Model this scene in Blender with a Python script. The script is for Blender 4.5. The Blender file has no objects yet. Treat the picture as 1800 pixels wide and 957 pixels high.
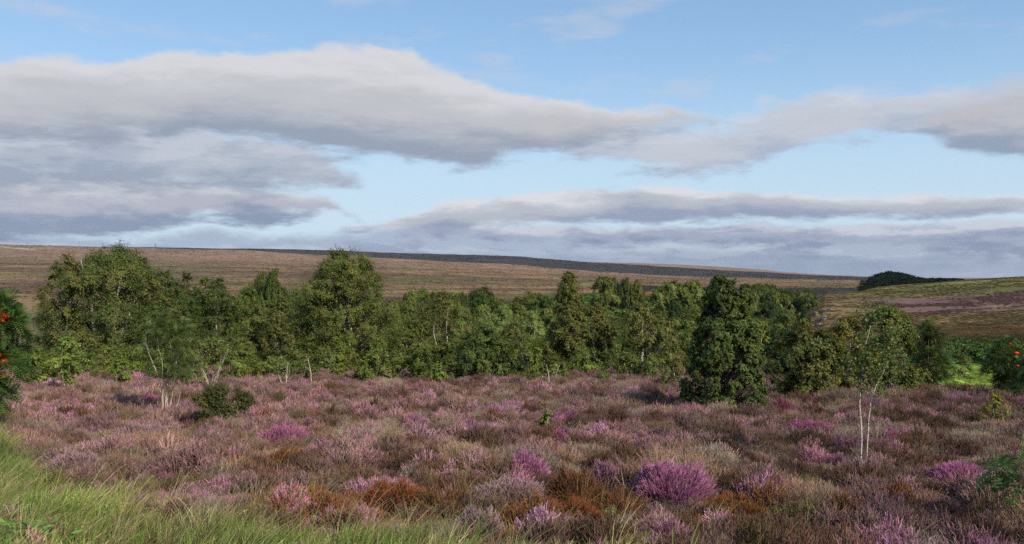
import bpy, math, random
import numpy as np
from mathutils import Vector

# ------------------------------------------------------------------ camera, sky, sun, exposure
scn = bpy.context.scene
F = 1559.0                     # focal length in photo pixels (1800 wide)
HOR = 490.0                    # photo row of the eye-level horizon
CAMZ = 1.95
cam_d = bpy.data.cameras.new('camera'); cam = bpy.data.objects.new('camera', cam_d)
scn.collection.objects.link(cam); scn.camera = cam
cam_d.sensor_width = 36.0; cam_d.lens = 36.0 * F / 1800.0
cam_d.clip_start = 0.1; cam_d.clip_end = 30000
cam.location = (0, 0, CAMZ)
cam.rotation_euler = (math.radians(90) + math.atan((HOR - 478.5) / F), 0, 0)

SUN_EL = math.radians(31); SH = Vector((-0.62, 0.785)).normalized()      # direction shadows fall
S = Vector((-SH.x * math.cos(SUN_EL), -SH.y * math.cos(SUN_EL), math.sin(SUN_EL)))
sun_d = bpy.data.lights.new('sun', 'SUN'); sun = bpy.data.objects.new('sun', sun_d)
scn.collection.objects.link(sun)
sun_d.energy = 5.0; sun_d.angle = math.radians(0.55); sun_d.color = (1.0, 0.88, 0.70)
sun.rotation_euler = S.to_track_quat('Z', 'Y').to_euler()
sun.location = (30, -40, 40)

scn.view_settings.view_transform = 'Standard'; scn.view_settings.look = 'None'
scn.view_settings.exposure = 0.0; scn.view_settings.gamma = 1.0
scn.view_settings.use_curve_mapping = False
scn.render.engine = 'CYCLES'
scn.cycles.max_bounces = 5; scn.cycles.diffuse_bounces = 3; scn.cycles.glossy_bounces = 1
scn.cycles.transmission_bounces = 3; scn.cycles.transparent_max_bounces = 4
scn.cycles.use_denoising = False; scn.cycles.denoiser = 'OPENIMAGEDENOISE'; scn.cycles.denoising_input_passes = 'RGB_ALBEDO_NORMAL'; scn.cycles.denoising_prefilter = 'ACCURATE'
scn.cycles.filter_width = 1.5

world = bpy.data.worlds.new('World'); scn.world = world; world.use_nodes = True


class NT:
    """small helper to write node maths"""
    def __init__(s, tree): s.t = tree; s.n = tree.nodes; s.l = tree.links
    def node(s, typ, **kw):
        n = s.n.new(typ)
        for k, v in kw.items(): setattr(n, k, v)
        return n
    def put(s, sock, v):
        if isinstance(v, bpy.types.NodeSocket): s.l.new(v, sock)
        elif v is not None: sock.default_value = v
    def m(s, op, a, b=None, c=None, clamp=False):
        n = s.node('ShaderNodeMath', operation=op, use_clamp=clamp)
        s.put(n.inputs[0], a); s.put(n.inputs[1], b); s.put(n.inputs[2], c)
        return n.outputs[0]
    def vm(s, op, a, b=None):
        n = s.node('ShaderNodeVectorMath', operation=op); s.put(n.inputs[0], a); s.put(n.inputs[1], b)
        return n.outputs[0]
    def noise(s, vec, scale, detail=5, rough=0.55, dist=0.0):
        n = s.node('ShaderNodeTexNoise'); s.put(n.inputs['Vector'], vec)
        n.inputs['Scale'].default_value = scale; n.inputs['Detail'].default_value = detail
        n.inputs['Roughness'].default_value = rough; n.inputs['Distortion'].default_value = dist
        return n.outputs['Fac']
    def mix(s, f, a, b, typ='MIX'):
        n = s.node('ShaderNodeMix', data_type='RGBA', blend_type=typ)
        s.put(n.inputs['Factor'], f); s.put(n.inputs['A'], a); s.put(n.inputs['B'], b)
        return n.outputs['Result']
    def smooth(s, v, lo, hi):
        n = s.node('ShaderNodeMapRange', interpolation_type='SMOOTHSTEP')
        s.put(n.inputs['Value'], v); s.put(n.inputs['From Min'], lo); s.put(n.inputs['From Max'], hi)
        return n.outputs['Result']
    def curve(s, x, pts):
        n = s.node('ShaderNodeFloatCurve'); c = n.mapping.curves[0]
        while len(c.points) > 2: c.points.remove(c.points[1])
        c.points[0].location = pts[0]; c.points[1].location = pts[-1]
        for p in pts[1:-1]: c.points.new(*p)
        n.mapping.update(); s.put(n.inputs['Value'], x)
        return n.outputs[0]


def build_sky():
    w = NT(world.node_tree); w.n.clear()
    out = w.node('ShaderNodeOutputWorld'); bg = w.node('ShaderNodeBackground')
    w.l.new(bg.outputs[0], out.inputs[0])
    sky = w.node('ShaderNodeTexSky', sky_type='NISHITA', sun_disc=False)
    sky.sun_elevation = SUN_EL; sky.sun_rotation = math.atan2(S.x, S.y)
    sky.altitude = 250; sky.air_density = 1.0; sky.dust_density = 0.3; sky.ozone_density = 2.2
    STR = 0.13
    tc = w.node('ShaderNodeTexCoord'); sp = w.node('ShaderNodeSeparateXYZ')
    d = w.vm('NORMALIZE', tc.outputs['Generated']); w.l.new(d, sp.inputs[0])
    x, y, z = sp.outputs
    az = w.m('ARCTAN2', x, y); el = w.m('ARCSINE', z)
    U = w.m('ADD', w.m('MULTIPLY', az, 1 / 2.4), 0.5)
    V = w.m('MULTIPLY', w.m('ADD', el, 0.1), 1 / 0.6)
    PX = 1.0 / F / 0.6                                # one photo pixel in V
    def cv(pts):
        o = []
        for px, py in pts:
            a = math.atan((px - 900) / F); e = math.atan((HOR - py) / math.hypot(F, px - 900))
            o.append((a / 2.4 + 0.5, (e + 0.1) / 0.6))
        o = [(0.0, o[0][1])] + o + [(1.0, o[-1][1])]
        return w.curve(U, o)
    cmb = w.node('ShaderNodeCombineXYZ')
    w.put(cmb.inputs[0], az); w.put(cmb.inputs[1], w.m('MULTIPLY', el, 2.0)); cmb.inputs[2].default_value = 0.3
    P = cmb.outputs[0]
    cmb2 = w.node('ShaderNodeCombineXYZ')
    w.put(cmb2.inputs[0], az); w.put(cmb2.inputs[1], w.m('MULTIPLY', el, 4.2)); cmb2.inputs[2].default_value = 4.1
    PF = cmb2.outputs[0]
    n1 = w.m('SUBTRACT', w.noise(P, 6.5, 4, 0.5, 0.1), 0.5)
    n2 = w.m('SUBTRACT', w.noise(P, 17.0, 6, 0.56, 0.3), 0.5)
    n3 = w.m('SUBTRACT', w.noise(PF, 13.0, 6, 0.55, 0.2), 0.5)
    n4 = w.m('SUBTRACT', w.noise(PF, 5.0, 5, 0.55, 0.2), 0.5)
    nsum = w.m('ADD', w.m('MULTIPLY', n1, 0.9), w.m('MULTIPLY', n2, 0.8))
    nflat = w.m('ADD', w.m('MULTIPLY', n3, 1.1), w.m('MULTIPLY', n4, 0.9))
    nf = w.m('SUBTRACT', w.noise(P, 46.0, 5, 0.6, 0.4), 0.5)
    nsum = w.m('ADD', nsum, w.m('MULTIPLY', nf, 0.35)); nflat = w.m('ADD', nflat, w.m('MULTIPLY', w.m('SUBTRACT', w.noise(PF, 34.0, 5, 0.62, 0.3), 0.5), 0.45))
    nbot = w.m('ADD', nflat, w.m('MULTIPLY', n2, 0.9))
    base = w.vm('SCALE', sky.outputs[0]); sc = base.node; sc.inputs['Scale'].default_value = STR * 1.0
    # lift toward the pale blue of the lower sky (thin high veil of moisture)
    veil = w.m('MULTIPLY_ADD', w.m('SUBTRACT', 1.0, w.smooth(el, 0.02, 0.36)), 0.55, 0.40)
    col = w.mix(veil, base, w.mix(w.smooth(el, 0.04, 0.30), (0.62, 0.80, 0.93, 1), (0.33, 0.60, 0.94, 1)))
    def bank(col, top, bot, ft, fb, at, ab, alpha, hi, mid, lo, k=1.0):
        T = w.m('MULTIPLY_ADD', nsum, at * 2.3 * PX, cv(top)); B = w.m('MULTIPLY_ADD', nbot, ab * 2.3 * PX, cv(bot))
        a = w.m('MULTIPLY', w.smooth(w.m('SUBTRACT', T, V), 0.0, ft * PX), w.smooth(w.m('SUBTRACT', V, B), 0.0, fb * PX))
        th = w.m('MAXIMUM', w.m('SUBTRACT', T, B), 8 * PX)
        t = w.m('DIVIDE', w.m('SUBTRACT', V, B), th, clamp=True)
        t = w.m('ADD', t, w.m('MULTIPLY', nflat, 1.15 * k)); t = w.m('ADD', t, w.m('MULTIPLY', n2, 0.5 * k), clamp=True)
        r = w.node('ShaderNodeValToRGB'); e = r.color_ramp.elements
        r.color_ramp.interpolation = 'EASE'
        e[0].position = 0.15; e[0].color = (*lo, 1); e[1].position = 0.9; e[1].color = (*hi, 1)
        q = e.new(0.5); q.color = (*mid, 1)
        w.put(r.inputs[0], t)
        return w.mix(w.m('MULTIPLY', a, alpha), col, r.outputs[0])
    HI, MI, LO = (0.63, 0.64, 0.69), (0.48, 0.50, 0.58), (0.30, 0.36, 0.49)
    W2 = (0.70, 0.72, 0.78)
    # haze grey sheet low down
    col = bank(col, [(-600, 396), (0, 398), (400, 404), (700, 392), (1100, 392), (1500, 390), (1800, 392)],
               [(0, 560), (1800, 560)], 22, 20, 22, 5, 0.95, (0.42, 0.50, 0.64), (0.33, 0.40, 0.53), (0.28, 0.35, 0.48), 1.6)
    col = bank(col, [(-600, 448), (0, 424), (300, 430), (700, 430), (1000, 436), (1250, 424), (1500, 436), (1800, 440)],
               [(0, 470), (600, 466), (1000, 462), (1800, 476)], 9, 30, 20, 20, 0.85, (0.60, 0.68, 0.78), (0.35, 0.42, 0.55), (0.26, 0.33, 0.47), 1.8)
    col = bank(col, [(-600, 400), (0, 420), (500, 405), (700, 388), (800, 384), (1050, 396), (1250, 392), (1420, 396), (1600, 384), (1800, 384)],
               [(0, 402), (600, 415), (900, 437), (1200, 436), (1500, 445), (1800, 458)], 9, 16, 14, 18, 0.92, (0.64, 0.67, 0.75), (0.38, 0.43, 0.56), (0.25, 0.31, 0.46), 1.5)
    # left lower bands
    col = bank(col, [(-600, 320), (0, 308), (200, 306), (330, 300), (450, 312), (560, 332), (640, 376), (700, 400)],
               [(-600, 430), (0, 432), (180, 424), (300, 402), (450, 398), (560, 392), (700, 388)], 22, 20, 26, 22, 0.95, HI, (0.47, 0.48, 0.57), (0.25, 0.31, 0.44), 1.0)
    col = bank(col, [(-600, 200), (0, 200), (200, 200), (400, 215), (530, 250), (610, 284), (680, 330)],
               [(-600, 350), (0, 350), (200, 352), (400, 352), (560, 352), (680, 330)], 30, 40, 34, 30, 0.95, (0.55, 0.58, 0.66), (0.43, 0.48, 0.57), (0.33, 0.385, 0.49), 1.6)
    # long bank centre to right
    col = bank(col, [(-600, 480), (350, 420), (600, 394), (700, 380), (770, 358), (880, 340), (1000, 331), (1150, 325), (1260, 330), (1400, 336), (1600, 338), (1800, 338)],
               [(-600, 440), (400, 404), (700, 412), (900, 408), (1000, 402), (1200, 392), (1500, 390), (1800, 386)], 12, 18, 13, 16, 0.97, (0.76, 0.77, 0.80), (0.50, 0.53, 0.60), (0.31, 0.36, 0.50), 0.9)
    # wisps joining to the right
    col = bank(col, [(-600, 400), (860, 300), (940, 200), (1150, 205), (1330, 182), (1480, 150), (1640, 132), (1720, 150), (1800, 240)],
               [(-600, 350), (900, 280), (1020, 290), (1150, 318), (1280, 322), (1350, 296), (1500, 262), (1600, 240), (1720, 220), (1800, 240)], 38, 30, 44, 34, 0.93, (0.66, 0.70, 0.79), (0.57, 0.60, 0.67), (0.42, 0.48, 0.60), 1.0)
    # right-hand cloud
    col = bank(col, [(-600, 480), (1470, 330), (1560, 222), (1640, 176), (1720, 140), (1800, 124), (2000, 120)],
               [(-600, 420), (1500, 240), (1600, 238), (1700, 272), (1800, 290), (2000, 300)], 40, 18, 30, 12, 0.93, (0.55, 0.58, 0.66), (0.52, 0.52, 0.56), (0.29, 0.35, 0.46), 0.8)
    # main bank
    col = bank(col, [(-600, 110), (0, 94), (230, 92), (380, 80), (600, 78), (700, 80), (760, 108), (850, 138), (950, 160), (1060, 178), (1190, 184), (1260, 196), (1340, 240), (1500, 330)],
               [(-600, 240), (0, 262), (250, 262), (420, 250), (560, 282), (680, 296), (850, 300), (950, 285), (1050, 262), (1180, 238), (1260, 222), (1340, 200), (1500, 180)], 18, 34, 22, 26, 0.97, (0.70, 0.70, 0.73), (0.54, 0.545, 0.58), (0.31, 0.36, 0.46), 0.55)
    # thin wisps high up
    wz = w.noise(PF, 7.0, 5, 0.55, 0.2)
    a = w.m('MULTIPLY', w.smooth(wz, 0.53, 0.72), w.m('MULTIPLY', w.smooth(el, 0.1, 0.2), 0.42))
    col = w.mix(a, col, (0.60, 0.62, 0.70, 1))
    w.put(bg.inputs['Color'], col); bg.inputs['Strength'].default_value = 1.0
build_sky()

# ------------------------------------------------------------------ helpers
rng = np.random.default_rng(7)
COL = scn.collection


class MB:
    """collects quads (verts, faces, point colours) for ONE mesh object"""
    def __init__(s): s.v = []; s.f = []; s.c = []; s.n = 0
    def add(s, v, f, c):
        v = np.asarray(v, float).reshape(-1, 3); f = np.asarray(f, int).reshape(-1, 4)
        c = np.broadcast_to(np.asarray(c, float), (len(v), 4)) if np.ndim(c) == 1 else np.asarray(c, float)
        s.v.append(v); s.f.append(f + s.n); s.c.append(c); s.n += len(v)
    def mesh(s, name):
        me = bpy.data.meshes.new(name)
        v = np.concatenate(s.v).astype(np.float32); f = np.concatenate(s.f).astype(np.int32); c = np.concatenate(s.c).astype(np.float32)
        me.vertices.add(len(v)); me.vertices.foreach_set('co', v.ravel())
        me.loops.add(f.size); me.loops.foreach_set('vertex_index', f.ravel())
        me.polygons.add(len(f)); me.polygons.foreach_set('loop_start', np.arange(0, f.size, 4, dtype=np.int32))
        me.polygons.foreach_set('loop_total', np.full(len(f), 4, dtype=np.int32))
        at = me.color_attributes.new('tint', 'FLOAT_COLOR', 'POINT'); at.data.foreach_set('color', c.ravel())
        me.update(calc_edges=True)
        return me
    def build(s, name, mat, parent=None, smooth=False, link=True):
        me = s.mesh(name); me.materials.append(mat)
        if smooth: me.polygons.foreach_set('use_smooth', np.ones(len(me.polygons), dtype=bool))
        o = bpy.data.objects.new(name, me)
        if link: COL.objects.link(o)
        if parent: o.parent = parent
        return o


def unit(a):
    return a / np.maximum(np.linalg.norm(a, axis=-1, keepdims=True), 1e-9)

def rand_dir(n, r=None):
    return unit((r or rng).normal(size=(n, 3)))

def tube(mb, pts, rad, sides=6, col=(1, 1, 1, 1)):
    pts = np.asarray(pts, float); k = len(pts); rad = np.broadcast_to(np.asarray(rad, float), (k,))
    t = np.gradient(pts, axis=0); t = unit(t)
    ref = np.array([0.13, 0.97, 0.2]); a = unit(np.cross(t, ref)); b = np.cross(t, a)
    th = np.linspace(0, 2 * np.pi, sides, endpoint=False)
    v = pts[:, None] + rad[:, None, None] * (np.cos(th)[None, :, None] * a[:, None] + np.sin(th)[None, :, None] * b[:, None])
    i = np.arange(k - 1)[:, None] * sides; j = np.arange(sides)[None]; j2 = (j + 1) % sides
    f = np.stack([i + j, i + j2, i + sides + j2, i + sides + j], -1)
    mb.add(v.reshape(-1, 3), f.reshape(-1, 4), col)

def leaf_quads(mb, c, n, d, L, Wd, col):
    """c centres, n normals, d long axes, L half length, Wd half width, col (N,4)"""
    d = unit(d - (d * n).sum(-1, keepdims=True) * n); s = np.cross(n, d)
    L = np.broadcast_to(L, (len(c),))[:, None]; Wd = np.broadcast_to(Wd, (len(c),))[:, None]
    v = np.stack([c - d * L, c + s * Wd - d * L * .15, c + d * L, c - s * Wd - d * L * .15], 1)
    f = np.arange(4 * len(c)).reshape(-1, 4)
    mb.add(v.reshape(-1, 3), f, np.repeat(col, 4, 0))

def tag(o, label=None, cat=None, group=None, kind=None):
    if label: o['label'] = label
    if cat: o['category'] = cat
    if group: o['group'] = group
    if kind: o['kind'] = kind
    return o

def empty(name, loc, label, cat, group=None, rz=0.0):
    o = bpy.data.objects.new(name, None); COL.objects.link(o); o.location = loc; o.rotation_euler = (0, 0, rz)
    o.empty_display_size = 0.3
    return tag(o, label, cat, group)

# ---- smooth value noise in numpy
def vnoise(x, y, seed=0):
    xi = np.floor(x).astype(np.int64); yi = np.floor(y).astype(np.int64); fx = x - xi; fy = y - yi
    fx = fx * fx * (3 - 2 * fx); fy = fy * fy * (3 - 2 * fy)
    def h(a, b):
        n = (a * 374761393 + b * 668265263 + seed * 974711) & 0xffffffff
        n = ((n ^ (n >> 13)) * 1274126177) & 0xffffffff
        return ((n ^ (n >> 16)) & 0xffff) / 65535.0
    return (h(xi, yi) * (1 - fx) + h(xi + 1, yi) * fx) * (1 - fy) + (h(xi, yi + 1) * (1 - fx) + h(xi + 1, yi + 1) * fx) * fy

def fbm(x, y, seed=0, o=4):
    s = 0; a = 0.5
    for k in range(o): s = s + a * vnoise(x * 2 ** k, y * 2 ** k, seed + k * 17); a *= 0.5
    return s / (1 - 0.5 ** o)

# ------------------------------------------------------------------ materials
def new_mat(name):
    m = bpy.data.materials.new(name); m.use_nodes = True; nt = NT(m.node_tree)
    p = nt.n['Principled BSDF']; return m, nt, p, nt.n['Material Output']

def leaf_material(name, trans=0.25, spec=0.25, rough=0.5, var=0.25):
    m, t, p, out = new_mat(name)
    at = t.node('ShaderNodeAttribute', attribute_name='tint')
    oi = t.node('ShaderNodeObjectInfo')
    h = t.node('ShaderNodeHueSaturation')
    t.put(h.inputs['Hue'], t.m('MULTIPLY_ADD', oi.outputs['Random'], 0.03 * var * 4, 0.5 - 0.015 * var * 4))
    t.put(h.inputs['Value'], t.m('MULTIPLY_ADD', oi.outputs['Random'], var, 1 - var / 2))
    t.put(h.inputs['Color'], at.outputs['Color'])
    t.put(p.inputs['Base Color'], h.outputs[0]); p.inputs['Roughness'].default_value = rough
    p.inputs['Specular IOR Level'].default_value = spec
    tr = t.node('ShaderNodeBsdfTranslucent'); g = t.mix(1.0, h.outputs[0], (1.25, 1.2, 0.6, 1), 'MULTIPLY')
    t.put(tr.inputs[0], g)
    mx = t.node('ShaderNodeMixShader'); mx.inputs[0].default_value = trans
    t.l.new(p.outputs[0], mx.inputs[1]); t.l.new(tr.outputs[0], mx.inputs[2]); t.l.new(mx.outputs[0], out.inputs[0])
    return m

M_LEAF = leaf_material('leaf', 0.34, 0.3, 0.5, 0.12)
M_LEAF_FAR = leaf_material('leaf_valley', 0.32, 0.15, 0.6, 0.22)

def bark_material(name, light, dark, scale, amount):
    m, t, p, out = new_mat(name)
    tc = t.node('ShaderNodeTexCoord'); mp = t.node('ShaderNodeMapping'); t.l.new(tc.outputs['Object'], mp.inputs[0])
    mp.inputs['Scale'].default_value = (1, 1, 2.2)
    n = t.noise(mp.outputs[0], scale, 4, 0.6)
    f = t.smooth(n, amount - 0.06, amount + 0.06)
    n2 = t.noise(mp.outputs[0], scale * .3, 3, 0.6)
    c = t.mix(f, (*dark, 1), (*light, 1)); c = t.mix(t.m('MULTIPLY', n2, 0.5), c, (dark[0] * 1.6, dark[1] * 1.6, dark[2] * 1.3, 1))
    t.put(p.inputs['Base Color'], c); p.inputs['Roughness'].default_value = 0.8
    return m
M_BIRCH = bark_material('birch_bark', (0.62, 0.57, 0.49), (0.10, 0.08, 0.06), 16.0, 0.44)
M_BARK = bark_material('brown_bark', (0.20, 0.16, 0.12), (0.07, 0.055, 0.04), 9.0, 0.5)
M_GREYBARK = bark_material('grey_bark', (0.42, 0.38, 0.32), (0.16, 0.14, 0.10), 12.0, 0.45)
M_DEAD = bark_material('dead_wood', (0.50, 0.46, 0.40), (0.25, 0.21, 0.17), 9.0, 0.42)

def flat_mat(name, col, rough=0.6, spec=0.3):
    m, t, p, out = new_mat(name)
    tc = t.node('ShaderNodeTexCoord'); n = t.noise(tc.outputs['Object'], 40, 3, 0.6)
    c = t.mix(n, (col[0] * .6, col[1] * .6, col[2] * .6, 1), (*col, 1)); t.put(p.inputs['Base Color'], c)
    p.inputs['Roughness'].default_value = rough; p.inputs['Specular IOR Level'].default_value = spec
    return m
M_BERRY = flat_mat('berries', (0.85, 0.045, 0.012), 0.3, 0.5)

def sprig_material(name, stem, from_instancer=True, trans=0.15):
    """tint.r = how much flower/leaf colour, tint.g = per-sprig brightness, tint.b = chance of bare sprig"""
    m, t, p, out = new_mat(name)
    v = t.node('ShaderNodeAttribute', attribute_name='tint'); s = t.node('ShaderNodeSeparateColor'); t.l.new(v.outputs['Color'], s.inputs[0])
    if from_instancer:
        a = t.node('ShaderNodeAttribute', attribute_name='shade', attribute_type='INSTANCER'); c = a.outputs['Color']
    else:
        a = t.node('ShaderNodeAttribute', attribute_name='shade', attribute_type='OBJECT'); c = a.outputs['Color']
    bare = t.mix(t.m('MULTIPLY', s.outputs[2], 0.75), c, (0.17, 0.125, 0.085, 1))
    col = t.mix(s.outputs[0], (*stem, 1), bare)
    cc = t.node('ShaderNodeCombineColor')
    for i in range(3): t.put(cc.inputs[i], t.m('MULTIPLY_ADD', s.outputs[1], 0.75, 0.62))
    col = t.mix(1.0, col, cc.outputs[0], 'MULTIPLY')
    t.put(p.inputs['Base Color'], col); p.inputs['Roughness'].default_value = 0.85; p.inputs['Specular IOR Level'].default_value = 0.1
    tr = t.node('ShaderNodeBsdfTranslucent'); t.put(tr.inputs[0], col)
    mx = t.node('ShaderNodeMixShader'); mx.inputs[0].default_value = trans
    t.l.new(p.outputs[0], mx.inputs[1]); t.l.new(tr.outputs[0], mx.inputs[2]); t.l.new(mx.outputs[0], out.inputs[0])
    return m
M_HEATHER = sprig_material('heather_sprigs', (0.085, 0.06, 0.035))
M_HEATHER_BUSH = sprig_material('heather_bush_sprigs', (0.075, 0.05, 0.03), False, 0.2)
M_GRASS = sprig_material('grass_blades', (0.09, 0.085, 0.035), True, 0.3)
M_FERN = sprig_material('bracken_fronds', (0.05, 0.07, 0.02), True, 0.3)

# ------------------------------------------------------------------ terrain
KD = np.array([45, 60, 80, 120, 180, 260, 350, 450, 600, 900, 1300, 1800, 2300, 3000, 4500, 9000.])
KP = np.array([-700, 0, 300, 600, 900, 1060, 1200, 1340, 1385, 1450, 1540, 1600, 1700, 1800, 2500.])
KY = np.array([
    [663, 668, 660, 610, 570, 545, 525, 508, 492, 468, 446, 422, 426, 432, 440, 450],
    [663, 668, 662, 615, 575, 548, 527, 512, 498, 474, 452, 430, 436, 440, 450, 460],
    [663, 668, 675, 645, 600, 555, 525, 512, 500, 477, 456, 436, 440, 444, 452, 460],
    [663, 668, 678, 650, 605, 558, 527, 513, 502, 482, 463, 442, 446, 450, 455, 460],
    [663, 668, 678, 650, 605, 556, 525, 515, 507, 491, 473, 453, 456, 458, 462, 466],
    [663, 668, 672, 635, 585, 540, 519, 514, 507, 495, 481, 464.5, 467, 462.2, 464, 468],
    [663, 668, 672, 635, 590, 550, 526, 518, 511, 499, 486, 471.5, 473, 466.5, 468, 470],
    [663, 668, 670, 640, 600, 565, 542, 530, 516, 502, 490, 479, 480, 475, 477, 480],
    [663, 667, 664, 625, 575, 552, 548, 536, 518, 502, 491, 482, 483, 479, 481, 484],
    [663, 662, 640, 592, 550, 521, 528, 530, 514, 502, 492, 485.5, 486, 483.5, 485, 486],
    [663, 655, 612, 586, 548, 514, 506, 516, 512, 502, 494, 489, 489, 487.2, 488, 488],
    [663, 648, 602, 583, 546, 513, 501, 512, 509, 501, 495, 491, 490, 489.5, 489.5, 489.5],
    [663, 640, 594, 575, 538, 506, 492.5, 498, 499, 497, 494, 492, 491, 490, 490, 490],
    [663, 640, 592, 566, 528, 498, 486.5, 490, 493, 494, 492, 491, 491, 490, 490, 490],
    [663, 640, 585, 550, 510, 478, 462, 464, 468, 478, 484, 487, 489, 490, 490, 490],
])

def pchip_slopes(x, y):
    h = np.diff(x); d = np.diff(y, axis=1) / h
    m = np.zeros_like(y)
    for k in range(1, len(x) - 1):
        a, b = d[:, k - 1], d[:, k]; ok = a * b > 0
        w1, w2 = 2 * h[k] + h[k - 1], h[k] + 2 * h[k - 1]
        m[:, k] = np.where(ok, (w1 + w2) / (w1 / np.where(ok, a, 1) + w2 / np.where(ok, b, 1)), 0)
    m[:, 0] = d[:, 0]; m[:, -1] = d[:, -1]
    return m
LK = np.log(KD); MK = pchip_slopes(LK, KY)

def profile(px, y):
    ly = np.log(np.clip(y, KD[0], KD[-1])); k = np.clip(np.searchsorted(LK, ly) - 1, 0, len(KD) - 2)
    h = LK[k + 1] - LK[k]; t = (ly - LK[k]) / h
    h00 = 2 * t ** 3 - 3 * t ** 2 + 1; h10 = t ** 3 - 2 * t ** 2 + t; h01 = -2 * t ** 3 + 3 * t ** 2; h11 = t ** 3 - t ** 2
    j = np.clip(np.searchsorted(KP, px) - 1, 0, len(KP) - 2); s = np.clip((px - KP[j]) / (KP[j + 1] - KP[j]), 0, 1)
    r = 0
    for jj, ww in ((j, 1 - s), (j + 1, s)):
        r = r + ww * (h00 * KY[jj, k] + h10 * h * MK[jj, k] + h01 * KY[jj, k + 1] + h11 * h * MK[jj, k + 1])
    return r

def height(x, y):
    x = np.asarray(x, float); y = np.asarray(y, float); x, y = np.broadcast_arrays(x, y)
    r = np.hypot(x, y); az = np.arctan2(x, y); az_c = np.clip(az, -0.83, 0.83)
    ye = r * np.cos(az_c); px = 900 + F * np.tan(az_c)
    near = -0.068 * np.clip(ye, 0, 60)
    far = CAMZ - (profile(px, ye) - HOR) / F * ye
    w = np.clip((ye - 36) / 18, 0, 1); w = w * w * (3 - 2 * w)
    z = near * (1 - w) + far * w
    hum = (fbm(x * .55 + 40, y * .55 + 9, 3, 3) - .5) * 0.34 + (fbm(x * .16, y * .16, 8, 2) - .5) * 0.35
    z = z + hum * np.clip(1.3 - ye / 90, 0, 1) * np.clip((ye - 3) / 6, 0, 1)
    z = z + (fbm(x / 26. + 3, y / 26. + 7, 21, 4) - .5) * np.clip((ye - 60) / 100, 0, 1) * 1.7
    z = z + (fbm(x / 240. + 3, y / 240. + 7, 31, 4) - .5) * np.clip((ye - 500) / 900, 0, 1) * 9.0
    back = np.clip((np.abs(az) - 0.9) / 0.9, 0, 1)
    z = z * (1 - back) + back * (0.004 * np.clip(r, 0, 800) + hum)
    return z

def xy(px, y):
    return (px - 900) / F * y

def gz(x, y): return float(height(np.array([x]), np.array([y]))[0])

def depth_of(py):
    """depth of a point of the near heather slope seen at photo row py"""
    return 1.95 / ((py - HOR) / F - 0.068)

def proj(x, y):
    z = height(x, y); return 900 + F * x / y, HOR + F * (CAMZ - z) / y

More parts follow.
